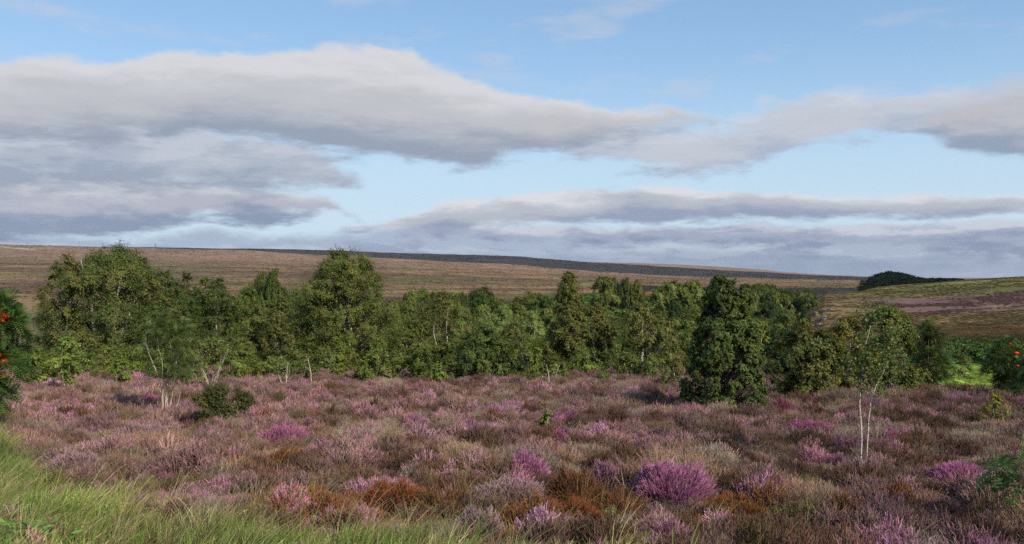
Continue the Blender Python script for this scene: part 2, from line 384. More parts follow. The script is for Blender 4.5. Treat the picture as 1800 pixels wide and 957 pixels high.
def cover(X, Y, Z):
    # cover colours by place, the far ridge lightened against the cloud shadow: r heather, g green bracken/grass, b straw ; a = bare moor mix
    Ye = np.maximum(Y, 1.0); P = 900 + F * X / Ye; Q = HOR + F * (CAMZ - Z) / Ye
    front = Y > 1
    def sm(x, a, b): t = np.clip((x - a) / (b - a), 0, 1); return t * t * (3 - 2 * t)
    base = np.zeros(X.shape + (3,)); base[...] = (0.062, 0.046, 0.032)
    def lay(col, w):
        nonlocal base; base = base * (1 - w[..., None]) + np.array(col) * w[..., None]
    n1 = fbm(X / 30., Y / 30., 5, 4); n2 = fbm(X / 9., Y / 9., 15, 4); n3 = fbm(X / 130., Y / 90., 25, 4)
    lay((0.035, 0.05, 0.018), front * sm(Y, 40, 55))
    hill = front * sm(P, 1375, 1400) * sm(Y, 74, 88) * (1 - sm(Y, 420, 480))
    moor = front * sm(Y, 300, 380)
    moor = np.maximum(moor, front * (1 - sm(P, 60, 260)) * sm(Y, 120, 160))
    lay((0.125, 0.08, 0.055), moor)                                     # purple brown heather moor
    lay((0.25, 0.17, 0.09), moor * sm(n3, 0.44, 0.58) * (1 - sm(Y, 1000, 1400)) * 0.8)   # straw grass
    lay((0.20, 0.12, 0.06), moor * sm(n1, 0.55, 0.7) * .6)
    lay((0.10, 0.115, 0.04), moor * sm(fbm(X / 90. + 9, Y / 120., 45, 3), 0.55, 0.68) * .6)
    lay((0.30, 0.115, 0.06), moor * (1 - sm(Y, 430, 560)) * sm(P, 960, 1020) * (1 - sm(P, 1250, 1320)) * .7)
    lay((0.25, 0.16, 0.11), front * sm(Y, 1050, 1400) * .85)  # paler ridge colour, painted in to lift the shadow of the cloud
    lay((0.055, 0.13, 0.018), front * sm(Y, 215, 240) * (1 - sm(Y, 300, 340)) * sm(P, 985, 1030) * (1 - sm(P, 1290, 1350)))
    # right-hand hill
    lay((0.165, 0.135, 0.055), hill)
    lay((0.22, 0.16, 0.07), hill * sm(n1, 0.5, 0.62) * .7)
    lay((0.16, 0.075, 0.05), hill * sm(n2, 0.5, 0.62) * sm(Q, 545, 565) * .6)
    lay((0.14, 0.075, 0.06), hill * sm(Q, 508, 520) * (1 - sm(P, 1560, 1620)) * sm(n2, 0.46, 0.56) * .8)
    lay((0.30, 0.22, 0.10), hill * sm(n2, 0.52, 0.6) * (1 - sm(P, 1500, 1600)) * sm(Q, 512, 525) * .7)
    e = (n1 - .5) * 14 + (n2 - .5) * 8
    edge = np.interp(P, [1500, 1575, 1700, 1800, 2300], [522, 528, 519, 512, 495]); edge2 = np.interp(P, [1500, 1600, 1640, 1700, 1800, 2300], [520, 552, 555, 549, 541, 530])
    sw = hill * sm(Q + e, edge - 2, edge + 2) * (1 - sm(Q + e, edge2 - 3, edge2 + 3))
    lay((0.165, 0.095, 0.10), sw)
    lay((0.15, 0.15, 0.05), hill * (1 - sm(Q + e, edge - 3, edge)) * sm(P, 1420, 1560) * .8)
    line = np.exp(-((Q + e * .5 - np.interp(P, [1560, 1680, 1760, 1800], [529, 523, 539, 531])) / 1.4) ** 2)
    lay((0.36, 0.26, 0.14), hill * line * sm(P, 1580, 1620) * sm(n2, 0.4, 0.5))
    line2 = np.exp(-((Q + e * .4 - np.interp(P, [1620, 1700, 1800, 2000], [564, 568, 574, 580])) / 2.4) ** 2)
    lay((0.34, 0.25, 0.13), hill * line2 * sm(n2, 0.42, 0.52) * sm(P, 1630, 1660))
    gul = np.exp(-((Q + e * .4 - np.interp(P, [1660, 1720, 1800, 2000], [566, 573, 568, 570])) / 1.5) ** 2)
    lay((0.05, 0.035, 0.02), hill * gul * sm(P, 1670, 1700) * .9)
    track = np.exp(-((Q - np.interp(P, [-100, 0, 60, 200], [431, 434, 439, 446])) / 0.9) ** 2) * (1 - sm(P, 50, 70))
    lay((0.5, 0.42, 0.3), moor * track)
    return base, np.maximum(hill, moor)

def build_terrain():
    fr = np.radians(np.linspace(-34, 34, 440)); lo = np.radians(np.linspace(-180, -34, 60)[:-1]); hi = np.radians(np.linspace(34, 180, 60)[1:])
    az = np.concatenate([lo, fr, hi]); rr = np.exp(np.linspace(math.log(1.2), math.log(9500), 560))
    A, R = np.meshgrid(az, rr); X = R * np.sin(A); Y = R * np.cos(A); Z = height(X, Y)
    na, nr = len(az), len(rr)
    v = np.stack([X, Y, Z], -1).reshape(-1, 3)
    i, j = np.meshgrid(np.arange(nr - 1), np.arange(na - 1), indexing='ij')
    f = np.stack([i * na + j, i * na + j + 1, (i + 1) * na + j + 1, (i + 1) * na + j], -1).reshape(-1, 4)[:, ::-1]
    base, hm = cover(X, Y, Z)
    c = np.concatenate([base, hm[..., None]], -1).reshape(-1, 4)
    mb = MB(); mb.add(v, f, c)
    m, t, p, out = new_mat('moor_ground')
    at = t.node('ShaderNodeAttribute', attribute_name='tint')
    geo = t.node('ShaderNodeNewGeometry'); pos = geo.outputs['Position']
    nA = t.noise(pos, 0.35, 6, 0.65); nB = t.noise(pos, 0.045, 6, 0.65); nC = t.noise(pos, 1.6, 4, 0.6)
    nD = t.noise(pos, 0.008, 5, 0.6)
    k = t.m('MULTIPLY_ADD', nB, 1.6, t.m('MULTIPLY', nA, 0.9)); k = t.m('MULTIPLY_ADD', nC, 0.4, k); k = t.m('MULTIPLY_ADD', nD, 1.4, k); k = t.m('SUBTRACT', k, 1.0)
    cc = t.node('ShaderNodeCombineColor')
    for i in range(3): t.put(cc.inputs[i], k)
    col = t.mix(1.0, at.outputs['Color'], cc.outputs[0], 'MULTIPLY')
    straw = t.m('MULTIPLY', t.smooth(t.noise(pos, 0.018, 8, 0.7, 0.6), 0.52, 0.62), t.m('MULTIPLY', at.outputs['Alpha'], 0.45))
    col = t.mix(straw, col, (0.27, 0.20, 0.10, 1))
    dark = t.m('MULTIPLY', t.smooth(t.noise(pos, 0.03, 8, 0.7, 0.4), 0.54, 0.64), t.m('MULTIPLY', at.outputs['Alpha'], 0.5))
    col = t.mix(dark, col, (0.075, 0.05, 0.04, 1))
    t.put(p.inputs['Base Color'], col); p.inputs['Roughness'].default_value = 0.95; p.inputs['Specular IOR Level'].default_value = 0.05
    bp = t.node('ShaderNodeBump'); bp.inputs['Strength'].default_value = 0.8; bp.inputs['Distance'].default_value = 0.6
    t.put(bp.inputs['Height'], t.noise(pos, 0.8, 6, 0.7)); t.l.new(bp.outputs[0], p.inputs['Normal'])
    o = mb.build('ground', m, smooth=True); tag(o, kind='structure')
    # close the small hole under the viewer
build_terrain()

# a real cloud high overhead whose shadow falls on the far moor
def build_cloud():
    import bmesh
    m, t, p, out = new_mat('cloud'); p.inputs['Base Color'].default_value = (0.9, 0.9, 0.92, 1); p.inputs['Roughness'].default_value = 1
    def one(gx, gy, gzz, ax, ay, alt, rot, seed):
        k = (alt - gzz) / S.z; c = (gx + S.x * k, gy + S.y * k, alt)
        bm = bmesh.new(); bmesh.ops.create_icosphere(bm, subdivisions=5, radius=1.0)
        P = np.array([v.co[:] for v in bm.verts]); n = fbm(P[:, 0] * 2.5 + 9 + P[:, 2], P[:, 1] * 2.5 + 5, seed, 5)
        for v, q in zip(bm.verts, n):
            v.co *= 0.45 + 1.1 * q; v.co.z = max(v.co.z, -0.25)
            v.co = Vector((v.co.x * ax, v.co.y * ay, v.co.z * 90))
        me = bpy.data.meshes.new('cloud'); bm.to_mesh(me); bm.free(); me.materials.append(m)
        me.polygons.foreach_set('use_smooth', np.ones(len(me.polygons), dtype=bool))
        o = bpy.data.objects.new('cloud', me); COL.objects.link(o); o.location = c; o.rotation_euler = (0, 0, rot)
        tag(o, kind='structure')
    one(160, 1830, 40, 1450, 400, 760, math.radians(-14), 5)
    one(260, 560, 0, 150, 110, 560, 0.2, 11)
build_cloud()

# ------------------------------------------------------------------ instanced ground cover (stuff)
def proto_collection(name, objs):
    c = bpy.data.collections.new(name)
    for o in objs: c.objects.link(o)
    return c

def scatter(name, coll, pts, rot, scale, idx, shade, label=None, cat=None):
    me = bpy.data.meshes.new(name); me.vertices.add(len(pts)); me.vertices.foreach_set('co', np.asarray(pts, np.float32).ravel())
    def attr(n, typ, key, data):
        a = me.attributes.new(n, typ, 'POINT'); a.data.foreach_set(key, np.ascontiguousarray(data).ravel())
    attr('rot', 'FLOAT_VECTOR', 'vector', rot.astype(np.float32)); attr('scl', 'FLOAT_VECTOR', 'vector', scale.astype(np.float32))
    attr('idx', 'INT', 'value', idx.astype(np.int32)); attr('shade', 'FLOAT_COLOR', 'color', np.concatenate([shade, np.ones((len(shade), 1))], 1).astype(np.float32))
    o = bpy.data.objects.new(name, me); COL.objects.link(o)
    g = bpy.data.node_groups.new(name, 'GeometryNodeTree')
    g.interface.new_socket('Geometry', in_out='INPUT', socket_type='NodeSocketGeometry'); g.interface.new_socket('Geometry', in_out='OUTPUT', socket_type='NodeSocketGeometry')
    N = g.nodes; L = g.links
    gi = N.new('NodeGroupInput'); go = N.new('NodeGroupOutput'); ip = N.new('GeometryNodeInstanceOnPoints'); ci = N.new('GeometryNodeCollectionInfo')
    ci.inputs['Collection'].default_value = coll; ci.inputs['Separate Children'].default_value = True; ci.inputs['Reset Children'].default_value = True
    L.new(gi.outputs[0], ip.inputs['Points']); L.new(ci.outputs[0], ip.inputs['Instance']); ip.inputs['Pick Instance'].default_value = True
    def na(n, typ):
        q = N.new('GeometryNodeInputNamedAttribute'); q.data_type = typ; q.inputs[0].default_value = n; return q.outputs[0]
    L.new(na('idx', 'INT'), ip.inputs['Instance Index'])
    er = N.new('FunctionNodeEulerToRotation'); L.new(na('rot', 'FLOAT_VECTOR'), er.inputs[0]); L.new(er.outputs[0], ip.inputs['Rotation'])
    L.new(na('scl', 'FLOAT_VECTOR'), ip.inputs['Scale']); L.new(ip.outputs[0], go.inputs[0])
    md = o.modifiers.new('scatter', 'NODES'); md.node_group = g
    tag(o, label, cat, kind='stuff')
    return o

def strip(mb, base, tip, bend, w0, w1, segs, col0, col1, side=None, serr=0.0, r=None):
    """many curved strips at once; base, tip, bend (N,3)"""
    r = r or rng; n = len(base); t = np.linspace(0, 1, segs + 1)[None, :, None]
    p = base[:, None] * (1 - t) ** 2 + 2 * bend[:, None] * t * (1 - t) + tip[:, None] * t ** 2
    d = unit(tip - base); s = unit(np.cross(d, r.normal(size=(n, 3)))) if side is None else side
    w = (w0 + (w1 - w0) * t) * np.ones((n, segs + 1, 1))
    if serr: w = w * (1 - serr * ((np.arange(segs + 1) % 2)[None, :, None]))
    v = np.stack([p - s[:, None] * w, p + s[:, None] * w], 2).reshape(n, -1, 3)
    k = np.arange(segs); f = np.stack([2 * k, 2 * k + 1, 2 * k + 3, 2 * k + 2], -1)[None] + (np.arange(n) * 2 * (segs + 1))[:, None, None]
    c = col0[:, None] * (1 - t) + col1[:, None] * t; c = np.repeat(c, 2, 1)
    mb.add(v.reshape(-1, 3), f.reshape(-1, 4), c.reshape(-1, 4))

def heather_geo(mb, n, R, H, r, spike=1.0, bare=0.15, wide=1.0, dense_center=0.6, lobes=0):
    """dome of sprigs: thin stem below, serrated flower spike above"""
    a = r.uniform(0, 2 * np.pi, n); q = r.uniform(0, 1, n) ** dense_center
    lob = 1 + 0.25 * np.sin(a * 3 + lobes) * np.sin(a * 2 + 1.3 * lobes) + r.normal(0, .07, n)
    rad = R * q * lob
    hh = H * np.sqrt(np.clip(1 - 0.8 * q ** 2, 0.05, 1)) * r.uniform(0.72, 1.1, n)
    if lobes: hh = hh * (0.55 + 0.75 * fbm(rad * np.cos(a) * 8 + lobes * 10, rad * np.sin(a) * 8, 3, 3))
    top = np.stack([rad * np.cos(a), rad * np.sin(a), hh], -1)
    bas = top * np.array([.55, .55, 0]) + np.stack([r.normal(0, .02, n), r.normal(0, .02, n), np.zeros(n)], -1)
    dirn = unit(np.stack([np.cos(a) * q * .8, np.sin(a) * q * .8, np.ones(n) * .8], -1) + r.normal(0, .22, (n, 3)))
    L = r.uniform(0.035, 0.08, n)[:, None] * spike
    tip = top + dirn * L * .5; mid = top - dirn * L * .5
    g = r.uniform(0, 1, n); b = (r.uniform(0, 1, n) < bare) * r.uniform(.5, 1, n)
    c0 = np.stack([np.zeros(n), g, b, np.ones(n)], -1); c1 = c0.copy(); c1[:, 0] = .55; c2 = c1.copy(); c2[:, 0] = 1
    strip(mb, bas, mid, (bas + mid) / 2 + dirn * .03, .0025 * wide, .003 * wide, 2, c0, c1, r=r)
    s1 = unit(np.cross(dirn, r.normal(size=(n, 3)))); s2 = np.cross(dirn, s1)
    bd = (mid + tip) / 2 + r.normal(0, .006, (n, 3))
    for s in (s1, s2): strip(mb, mid, tip, bd, 0.0052 * wide, .002 * wide, 4, c1, c2, side=s, serr=.45, r=r)

def twig_geo(mb, n, R, H, r, wide=1.0):
    a = r.uniform(0, 2 * np.pi, n); q = r.uniform(0, 1, n) ** .6
    base = np.stack([q * R * .5 * np.cos(a), q * R * .5 * np.sin(a), np.zeros(n)], -1)
    a2 = a + r.normal(0, .5, n)
    tip = np.stack([q * R * np.cos(a2) * 1.15, q * R * np.sin(a2) * 1.15, H * np.sqrt(np.clip(1 - .7 * q * q, .05, 1)) * r.uniform(.6, 1.15, n)], -1)
    bend = (base + tip) / 2 + r.normal(0, .035, (n, 3)) + np.array([0, 0, .04])
    g = r.uniform(0, 1, n); b = r.uniform(0, .7, n)
    c0 = np.stack([np.zeros(n), g, b, np.ones(n)], -1); c1 = c0.copy(); c1[:, 0] = 1
    strip(mb, base, tip, bend, .0027 * wide, .0014 * wide, 4, c0, c1, r=r)
    # side shoots
    k = r.integers(0, n, n * 2); tt = r.uniform(.4, 1, (n * 2, 1))
    p = base[k] * (1 - tt) ** 2 + 2 * bend[k] * tt * (1 - tt) + tip[k] * tt ** 2
    e = p + unit(r.normal(size=(n * 2, 3)) + np.array([0, 0, 1.2])) * r.uniform(.03, .08, (n * 2, 1))
    strip(mb, p, e, (p + e) / 2 + r.normal(0, .006, (n * 2, 3)), .002 * wide, .0012 * wide, 1, c1[k], c1[k], r=r)

def grass_geo(mb, n, R, H, r, lean, w=.0032, seed=0.1):
    a = r.uniform(0, 2 * np.pi, n); q = np.sqrt(r.uniform(0, 1, n)) * R
    base = np.stack([q * np.cos(a), q * np.sin(a), np.zeros(n)], -1)
    h = H * r.uniform(.4, 1.1, n)
    out = np.stack([np.cos(a), np.sin(a), np.zeros(n)], -1) * r.uniform(0, .45, n)[:, None] + np.array([lean, 0, 0]) * r.uniform(.1, 1, n)[:, None] + r.normal(0, .12, (n, 3)) * np.array([1, 1, 0])
    tip = base + out * h[:, None] + np.array([0, 0, 1]) * h[:, None] * .9
    bend = base + out * h[:, None] * .25 + np.array([0, 0, 1]) * h[:, None] * .62
    g = r.uniform(0, 1, n); b = (r.uniform(0, 1, n) < .25) * r.uniform(.4, 1, n)
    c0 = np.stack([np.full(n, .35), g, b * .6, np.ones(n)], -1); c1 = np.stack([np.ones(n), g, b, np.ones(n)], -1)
    strip(mb, base, tip, bend, w, w * .25, 5, c0, c1, r=r)

def frond_geo(mb, n, H, r):
    for k in range(n):
        a = r.uniform(0, 2 * np.pi); L = H * r.uniform(.75, 1.15)
        o = np.array([math.cos(a), math.sin(a), 0]); sd = np.array([-math.sin(a), math.cos(a), 0])
        t = np.linspace(0, 1, 15)[:, None]; p = o * (t ** 1.4) * L * .75 + np.array([0, 0, 1]) * (t - .55 * t ** 2.4) * L
        g = r.uniform(0, 1); c = np.array([1, g, 0, 1.])
        tube(mb, p, np.linspace(.006, .002, 15), 3, (0.5, g, .3, 1))
        m = 13; tt = t[2:, 0]; cen = p[2:]; ln = L * .30 * np.clip(1.25 - tt, 0.08, .9) * np.clip(tt * 4, .3, 1)
        for s in (-1, 1):
            d = sd * s * .95 + o * .28; d = np.tile(d / np.linalg.norm(d), (m, 1)) + r.normal(0, .08, (m, 3)); d = unit(d)
            nn = unit(np.array([0, 0, 1.]) + o * .5 + r.normal(0, .12, (m, 3)))
            leaf_quads(mb, cen + d * ln[:, None] * .5, nn, d, ln * .52, L * .036, np.tile(c, (m, 1)) * np.array([1, 1, 1, 1]) + np.stack([np.zeros(m), r.uniform(-.2, .2, m), np.zeros(m), np.zeros(m)], -1))

r0 = np.random.default_rng(3)
protos = []
for k in range(5):
    mb = MB(); heather_geo(mb, 210, .24, .30, r0, 1.0, .42, 1.1, .6, lobes=k + 1); protos.append(mb.build('heather_tuft_a%d' % k, M_HEATHER, link=False))
for k in range(4):
    mb = MB(); twig_geo(mb, 230, .26, .32, r0, 1.0); heather_geo(mb, 40, .22, .28, r0, .8, .4, 1.1); protos.append(mb.build('heather_tuft_b%d' % k, M_HEATHER, link=False))
for k in range(3):
    mb = MB(); heather_geo(mb, 240, .24, .17, r0, .7, .3, 1.2, .5); protos.append(mb.build('heather_tuft_c%d' % k, M_HEATHER, link=False))
PH = proto_collection('heather_tufts', protos)          # sorted by name: a0-4, b0-3, c0-2

def cover_points(y0, y1, spacing, seed, pad=0.9):
    """jittered rows, spacing grows with depth"""
    r = np.random.default_rng(seed); out = []; y = y0
    while y < y1:
        s = spacing(y); hw = (900 + 330) / F * y + pad + 2
        x = np.arange(-hw, hw, s); n = len(x)
        out.append(np.stack([x + r.uniform(-.6, .6, n) * s, y + r.uniform(-.6, .6, n) * s], -1)); y += s
    return np.concatenate(out)

GB_X = [-200, 0, 45, 75, 130, 300, 450, 540, 700, 900, 1100, 1250, 2000]
GB_Y = [715, 742, 800, 862, 878, 902, 918, 948, 964, 978, 990, 1040, 1200]

PAL = {
    'mauve': (0.46, 0.27, 0.29), 'pink': (0.58, 0.29, 0.42), 'vivid': (0.56, 0.16, 0.40), 'grey': (0.35, 0.262, 0.215),
    'brown': (0.20, 0.108, 0.075), 'rust': (0.31, 0.12, 0.048), 'olive': (0.17, 0.15, 0.055), 'dusky': (0.30, 0.18, 0.155), 'tan': (0.34, 0.225, 0.15)}
KEYS = list(PAL); PALA = np.array([PAL[k] for k in KEYS])

V = (0.66, 0.26, 0.50); V2 = (0.60, 0.22, 0.41); PKc = (0.52, 0.26, 0.37); PALE = (0.46, 0.30, 0.34); DEEP = (0.42, 0.10, 0.25)
BUSHES = [
    (1180, 900, 128, 76, V, 'largest magenta heather bush, low in the middle right'), (920, 864, 76, 42, V, 'round bright pink heather bush left of the tall pink one'),
    (1066, 882, 64, 52, PKc, 'upright pink heather bush left of the largest magenta one'), (840, 937, 84, 50, PALE, 'pale mauve heather bush at the edge of the grass'),
    (900, 893, 140, 30, PALE, 'long low drift of pale mauve heather under the round pink bush'), (492, 784, 88, 38, V2, 'bright pink heather bush below the gorse bush'),
    (570, 812, 80, 34, PKc, 'pink topped heather bush among brown twigs'), (116, 832, 96, 36, PALE, 'pale pink heather bush beside the straw grass on the left'),
    (984, 803, 30, 34, V2, 'small upright bright pink heather tuft below the lone birch shoot'), (1030, 790, 60, 20, PKc, 'flat pink heather tuft beside the small upright one'),
    (1374, 730, 64, 26, DEEP, 'deep magenta heather bush at the foot of the rounded birch thicket'), (1226, 803, 48, 26, V2, 'small vivid heather bush above the largest magenta one'),
    (1432, 768, 78, 24, V2, 'low bright heather patch left of the twin white stems'), (1582, 793, 66, 30, V2, 'vivid heather bush right of the twin white stems'),
    (1702, 868, 120, 34, V, 'bright pink heather drift near the rowan shoot'), (1276, 962, 66, 50, PKc, 'pink heather bush cut by the bottom edge beside rusty heather'),
    (1182, 958, 74, 36, PKc, 'half hidden pink heather bush below the largest magenta one'), (690, 966, 92, 32, PALE, 'pale heather bush cut by the bottom edge in the grass'),
    (258, 722, 54, 22, V2, 'small pink heather bush by the many stemmed rowan'), (1476, 822, 64, 20, PKc, 'low pink heather patch at the foot of the twin white stems'),
    (708, 724, 70, 24, PKc, 'pink heather bush in the far middle of the slope'), (900, 738, 90, 26, PKc, 'pink heather drift left of the lone birch shoot'),
    (235, 778, 110, 26, PALE, 'faded pink heather drift on the left, above the pale pink bush'), (1440, 950, 90, 30, PALE, 'pale pink heather bush low on the right beside rusty heather'),
]
RUSTY = [(690, 905, 130, 52, (0.34, .12, .045), 'large rusty orange bell heather bush above the grass'), (500, 832, 66, 26, (.33, .12, .05), 'small rust brown heather bush below the pink one'),
          (530, 890, 90, 34, (.33, .12, .045), 'rusty orange heather at the edge of the grass by the green weeds'), (1010, 925, 110, 34, (.32, .10, .035), 'brown orange heather bush near the bottom middle'),
          (1300, 915, 120, 30, (.36, .13, .03), 'orange heather drift right of the largest magenta bush')]


def build_heather():
    P = cover_points(6.2, 50, lambda y: 0.142 + 0.0044 * max(0, y - 8), 11)
    x, y = P.T; px, py = proj(x, y); r = np.random.default_rng(5)
    gb = np.interp(px, GB_X, GB_Y) + (fbm(x * 1.3, y * 1.3, 77, 3) - .5) * 60
    keep = (py < gb + 18 * r.normal(size=len(x))) | (r.uniform(size=len(x)) < .04)
    edge = 660 + 14 * (fbm(px / 90, px * 0, 4, 2) - .5)              # far edge of the heather
    edge = np.where(px > 1600, 694, edge)
    keep &= py > edge
    for b in BUSHES + RUSTY:                                           # leave room for the bushes that stand out
        Yb = depth_of(b[1]); Rb = b[2] / F * Yb / 2; cx_, cy_ = xy(b[0], Yb), Yb + Rb * .55
        keep &= ((x - cx_) / (Rb * .9)) ** 2 + ((y - cy_) / (Rb * .8)) ** 2 > 1
        keep &= ~((np.abs(x - cx_) < Rb * .8) & (y < cy_) & (y > cy_ - Rb - .32) & (r.uniform(size=len(x)) < .8))
    x, y, px, py = x[keep], y[keep], px[keep], py[keep]
    # clumps: each tuft takes the colour of its clump
    cs = np.random.default_rng(8); ny = 11000
    cy = 6 + 46 * cs.uniform(0, 1, ny) ** .66; cx = (cs.uniform(-.82, .82, ny)) * cy + cs.uniform(-2, 2, ny)
    cpx, cpy = 900 + F * cx / cy, HOR + F * (CAMZ + .068 * cy) / cy
    W = np.zeros((ny, len(KEYS))); far = np.clip((730 - cpy) / 60, 0, 1); near = np.clip((cpy - 800) / 80, 0, 1); left = np.clip((760 - cpx) / 300, 0, 1)
    nz = fbm(cx / 3.2, cy / 4.0, 60, 3); nz2 = fbm(cx / 2.2 + 30, cy / 3.0, 61, 3)
    def put(k, w): W[:, KEYS.index(k)] = w
    sm = lambda v, a, b: np.clip((v - a) / (b - a), 0, 1)
    pk = sm(nz, .42, .62)
    put('mauve', .36 + 1.0 * far + .8 * left * (1 - near) + .45 * pk); put('pink', (.10 + .22 * far + .2 * left) * (0.3 + 2.2 * pk)); put('vivid', .004 + .03 * pk)
    put('grey', .72 * (1 - far * .8) * (1 - left * .55) * (1 - near * .3) * (1.25 - pk)); right_ = np.clip((cpx - 800) / 500, 0, 1); put('brown', .34 + .5 * near + .25 * right_ * (1 - far)); put('dusky', .45 + .3 * far)
    put('olive', .07 + .12 * near + .12 * left); put('tan', .12 + .2 * (1 - pk) * (1 - far))
    rust = np.clip(1.3 - np.abs(cpy - 885) / 50, 0, 1) * np.clip(np.minimum(cpx - 420, 1120 - cpx) / 80, 0, 1) * sm(nz2, .40, .55) + \
        np.clip(1 - np.abs(cpy - 915) / 40, 0, 1) * np.clip(np.minimum(cpx - 1180, 1480 - cpx) / 60, 0, 1) * sm(nz2, .30, .45)
    put('rust', .008 + 10 * rust)
    W /= W.sum(1, keepdims=True); ck = (W.cumsum(1) > cs.uniform(size=(ny, 1))).argmax(1)
    # nearest clump (grid hash by sorting is overkill; brute force in blocks)
    near_i = np.empty(len(x), int)
    C2 = np.stack([cx, cy], -1); wob = np.stack([x + (fbm(x * 3, y * 3, 1, 2) - .5) * .5, y + (fbm(x * 3, y * 3, 2, 2) - .5) * .5], -1)
    for a in range(0, len(x), 2000):
        q = wob[a:a + 2000]; near_i[a:a + 2000] = ((q[:, None] - C2[None]) ** 2).sum(-1).argmin(1)
    kk = ck[near_i]; sw = r.uniform(size=len(x)) < .13
    kk = np.where(sw, ck[np.clip(near_i + r.integers(-9, 9, len(x)), 0, ny - 1)], kk)
    col = PALA[kk] * r.uniform(.80, 1.2, (len(x), 1)) * (1 + r.normal(0, .06, (len(x), 3)))
    col = np.clip(col * (0.62 + .85 * cs.uniform(size=ny))[near_i][:, None], .01, .9)
    name = np.array(KEYS)[kk]; twiggy = np.isin(name, ['grey', 'tan'])
    low = np.isin(name, ['rust', 'olive']) & (r.uniform(size=len(x)) < .6)
    idx = np.where(twiggy, r.integers(5, 9, len(x)), np.where(low, r.integers(9, 12, len(x)), r.integers(0, 5, len(x))))
    s = (0.48 + .72 * cs.uniform(size=ny) ** 1.3)[near_i] * r.uniform(.8, 1.2, len(x)) * (1 + np.clip(y - 14, 0, 40) * .017)
    # gaps and low hollows
    gap = fbm(x * 1.1 + 5, y * 1.1, 90, 3); s = s * (0.55 + .45 * np.clip((gap - .3) / .15, 0, 1))
    hs = s * np.where(y > 30, .85, 1)
    z = height(x, y) - .02
    rot = np.stack([r.normal(0, .14, len(x)), r.normal(0, .14, len(x)), r.uniform(0, 6.28, len(x))], -1)
    scatter('heather', PH, np.stack([x, y, z], -1), rot, np.stack([s, s, hs], -1), idx, col, 'low heather moor covering the slope, faded mauve, pink and brown', 'heather')
    return len(x)
N_H = build_heather()

def build_tussocks():
    """rough growth on the hill and the far moor"""
    r = np.random.default_rng(55); A = []
    for n, pa, pb, ya, yb in ((34000, 1372, 1900, 68, 420), (60000, -60, 1860, 330, 1750)):
        y = ya * (yb / ya) ** r.uniform(size=n); px = r.uniform(pa, pb, n); A.append(np.stack([xy(px, y), y], -1))
    x, y = np.concatenate(A).T; px, py = proj(x, y); z = height(x, y)
    keep = (fbm(x / 14, y / 14, 71, 3) + .25 * r.uniform(size=len(x)) > .56) & ~((py > 600) & (px > 1580)); x, y, z = x[keep], y[keep], z[keep]; n = len(x)
    c, _ = cover(x, y, z); f = r.choice([.7, .9, 1.15, 1.5], n, p=[.22, .3, .28, .2]); c = c * f[:, None] * (1 + r.normal(0, .08, (n, 3))) * 1.25
    sc = (.9 + y / 330.) * r.uniform(.6, 1.3, n) * np.where(y > 420, .9, 1)
    rot = np.stack([np.zeros(n), np.zeros(n), r.uniform(0, 6.28, n)], -1)
    scatter('moor_vegetation', PH, np.stack([x, y, z - .05], -1), rot, np.stack([sc * 1.2, sc * 1.2, sc * .5], -1), r.choice([9, 10, 11], n), np.clip(c, .01, .8), 'rough heather and tussocks on the hill and the far moor', 'moorland')
build_tussocks()

gp = []
for k in range(5):
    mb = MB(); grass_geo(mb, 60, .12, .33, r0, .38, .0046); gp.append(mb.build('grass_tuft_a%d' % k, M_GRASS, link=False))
for k in range(3):
    mb = MB(); grass_geo(mb, 12, .09, .60, r0, .5, .0034)
    gp.append(mb.build('grass_tuft_b%d' % k, M_GRASS, link=False))
PG = proto_collection('grass_tufts', gp)

def build_grass():
    P = cover_points(6.0, 32, lambda y: 0.115 + 0.004 * max(0, y - 8), 21, .6); x, y = P.T; px, py = proj(x, y); r = np.random.default_rng(15); n = len(x)
    gb = np.interp(px, GB_X, GB_Y) + (fbm(x * 1.3, y * 1.3, 77, 3) - .5) * 60
    inside = py > gb - 8 + 14 * r.normal(size=n)
    stray = (r.uniform(size=n) < np.where(py > 700, .035, .02)) & (py > 668)
    rustz = (((py > 850) & (px > 420) & (px < 1250)) | ((py > 800) & (px < 620))) & (r.uniform(size=n) < .13)
    keep = inside | stray | rustz
    x, y, px, py, inside, gb = x[keep], y[keep], px[keep], py[keep], inside[keep], gb[keep]; n = len(x)
    dep = np.clip((py - gb) / 75, 0, 1) * inside; g = fbm(x * .9, y * .9, 33, 3); dep = np.clip(dep + (g - .5) * 1.3, 0, 1) * inside
    straw = np.array([.66, .54, .30]); green = np.array([.235, .345, .075]); och = np.array([.52, .46, .17])
    m1 = r.uniform(size=n); col = np.where((m1 < .12 + .62 * dep)[:, None], green, np.where((m1 < .55 + .3 * dep)[:, None], och, straw))
    col = col * r.uniform(.75, 1.25, (n, 1)) * (1 + r.normal(0, .06, (n, 3)))
    idx = np.where(r.uniform(size=n) < np.where(inside, .22, .75), r.integers(5, 8, n), r.integers(0, 5, n))
    cl = fbm(x * 2.2, y * 2.2, 133, 3); cl2 = fbm(x * 1.4 + 9, y * 1.4, 134, 2); col = col * (0.55 + .85 * cl2)[:, None]
    s = np.where(inside, (.50 + .38 * dep) * (.45 + 1.15 * cl), .6) * r.uniform(.75, 1.25, n) * (1 + np.clip(y - 12, 0, 30) * .01)
    rot = np.stack([r.normal(0, .14, n), r.normal(.1, .17, n), r.normal(0, .6, n)], -1)
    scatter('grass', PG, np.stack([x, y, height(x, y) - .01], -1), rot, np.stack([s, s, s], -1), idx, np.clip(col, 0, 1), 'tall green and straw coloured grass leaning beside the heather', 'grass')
build_grass()

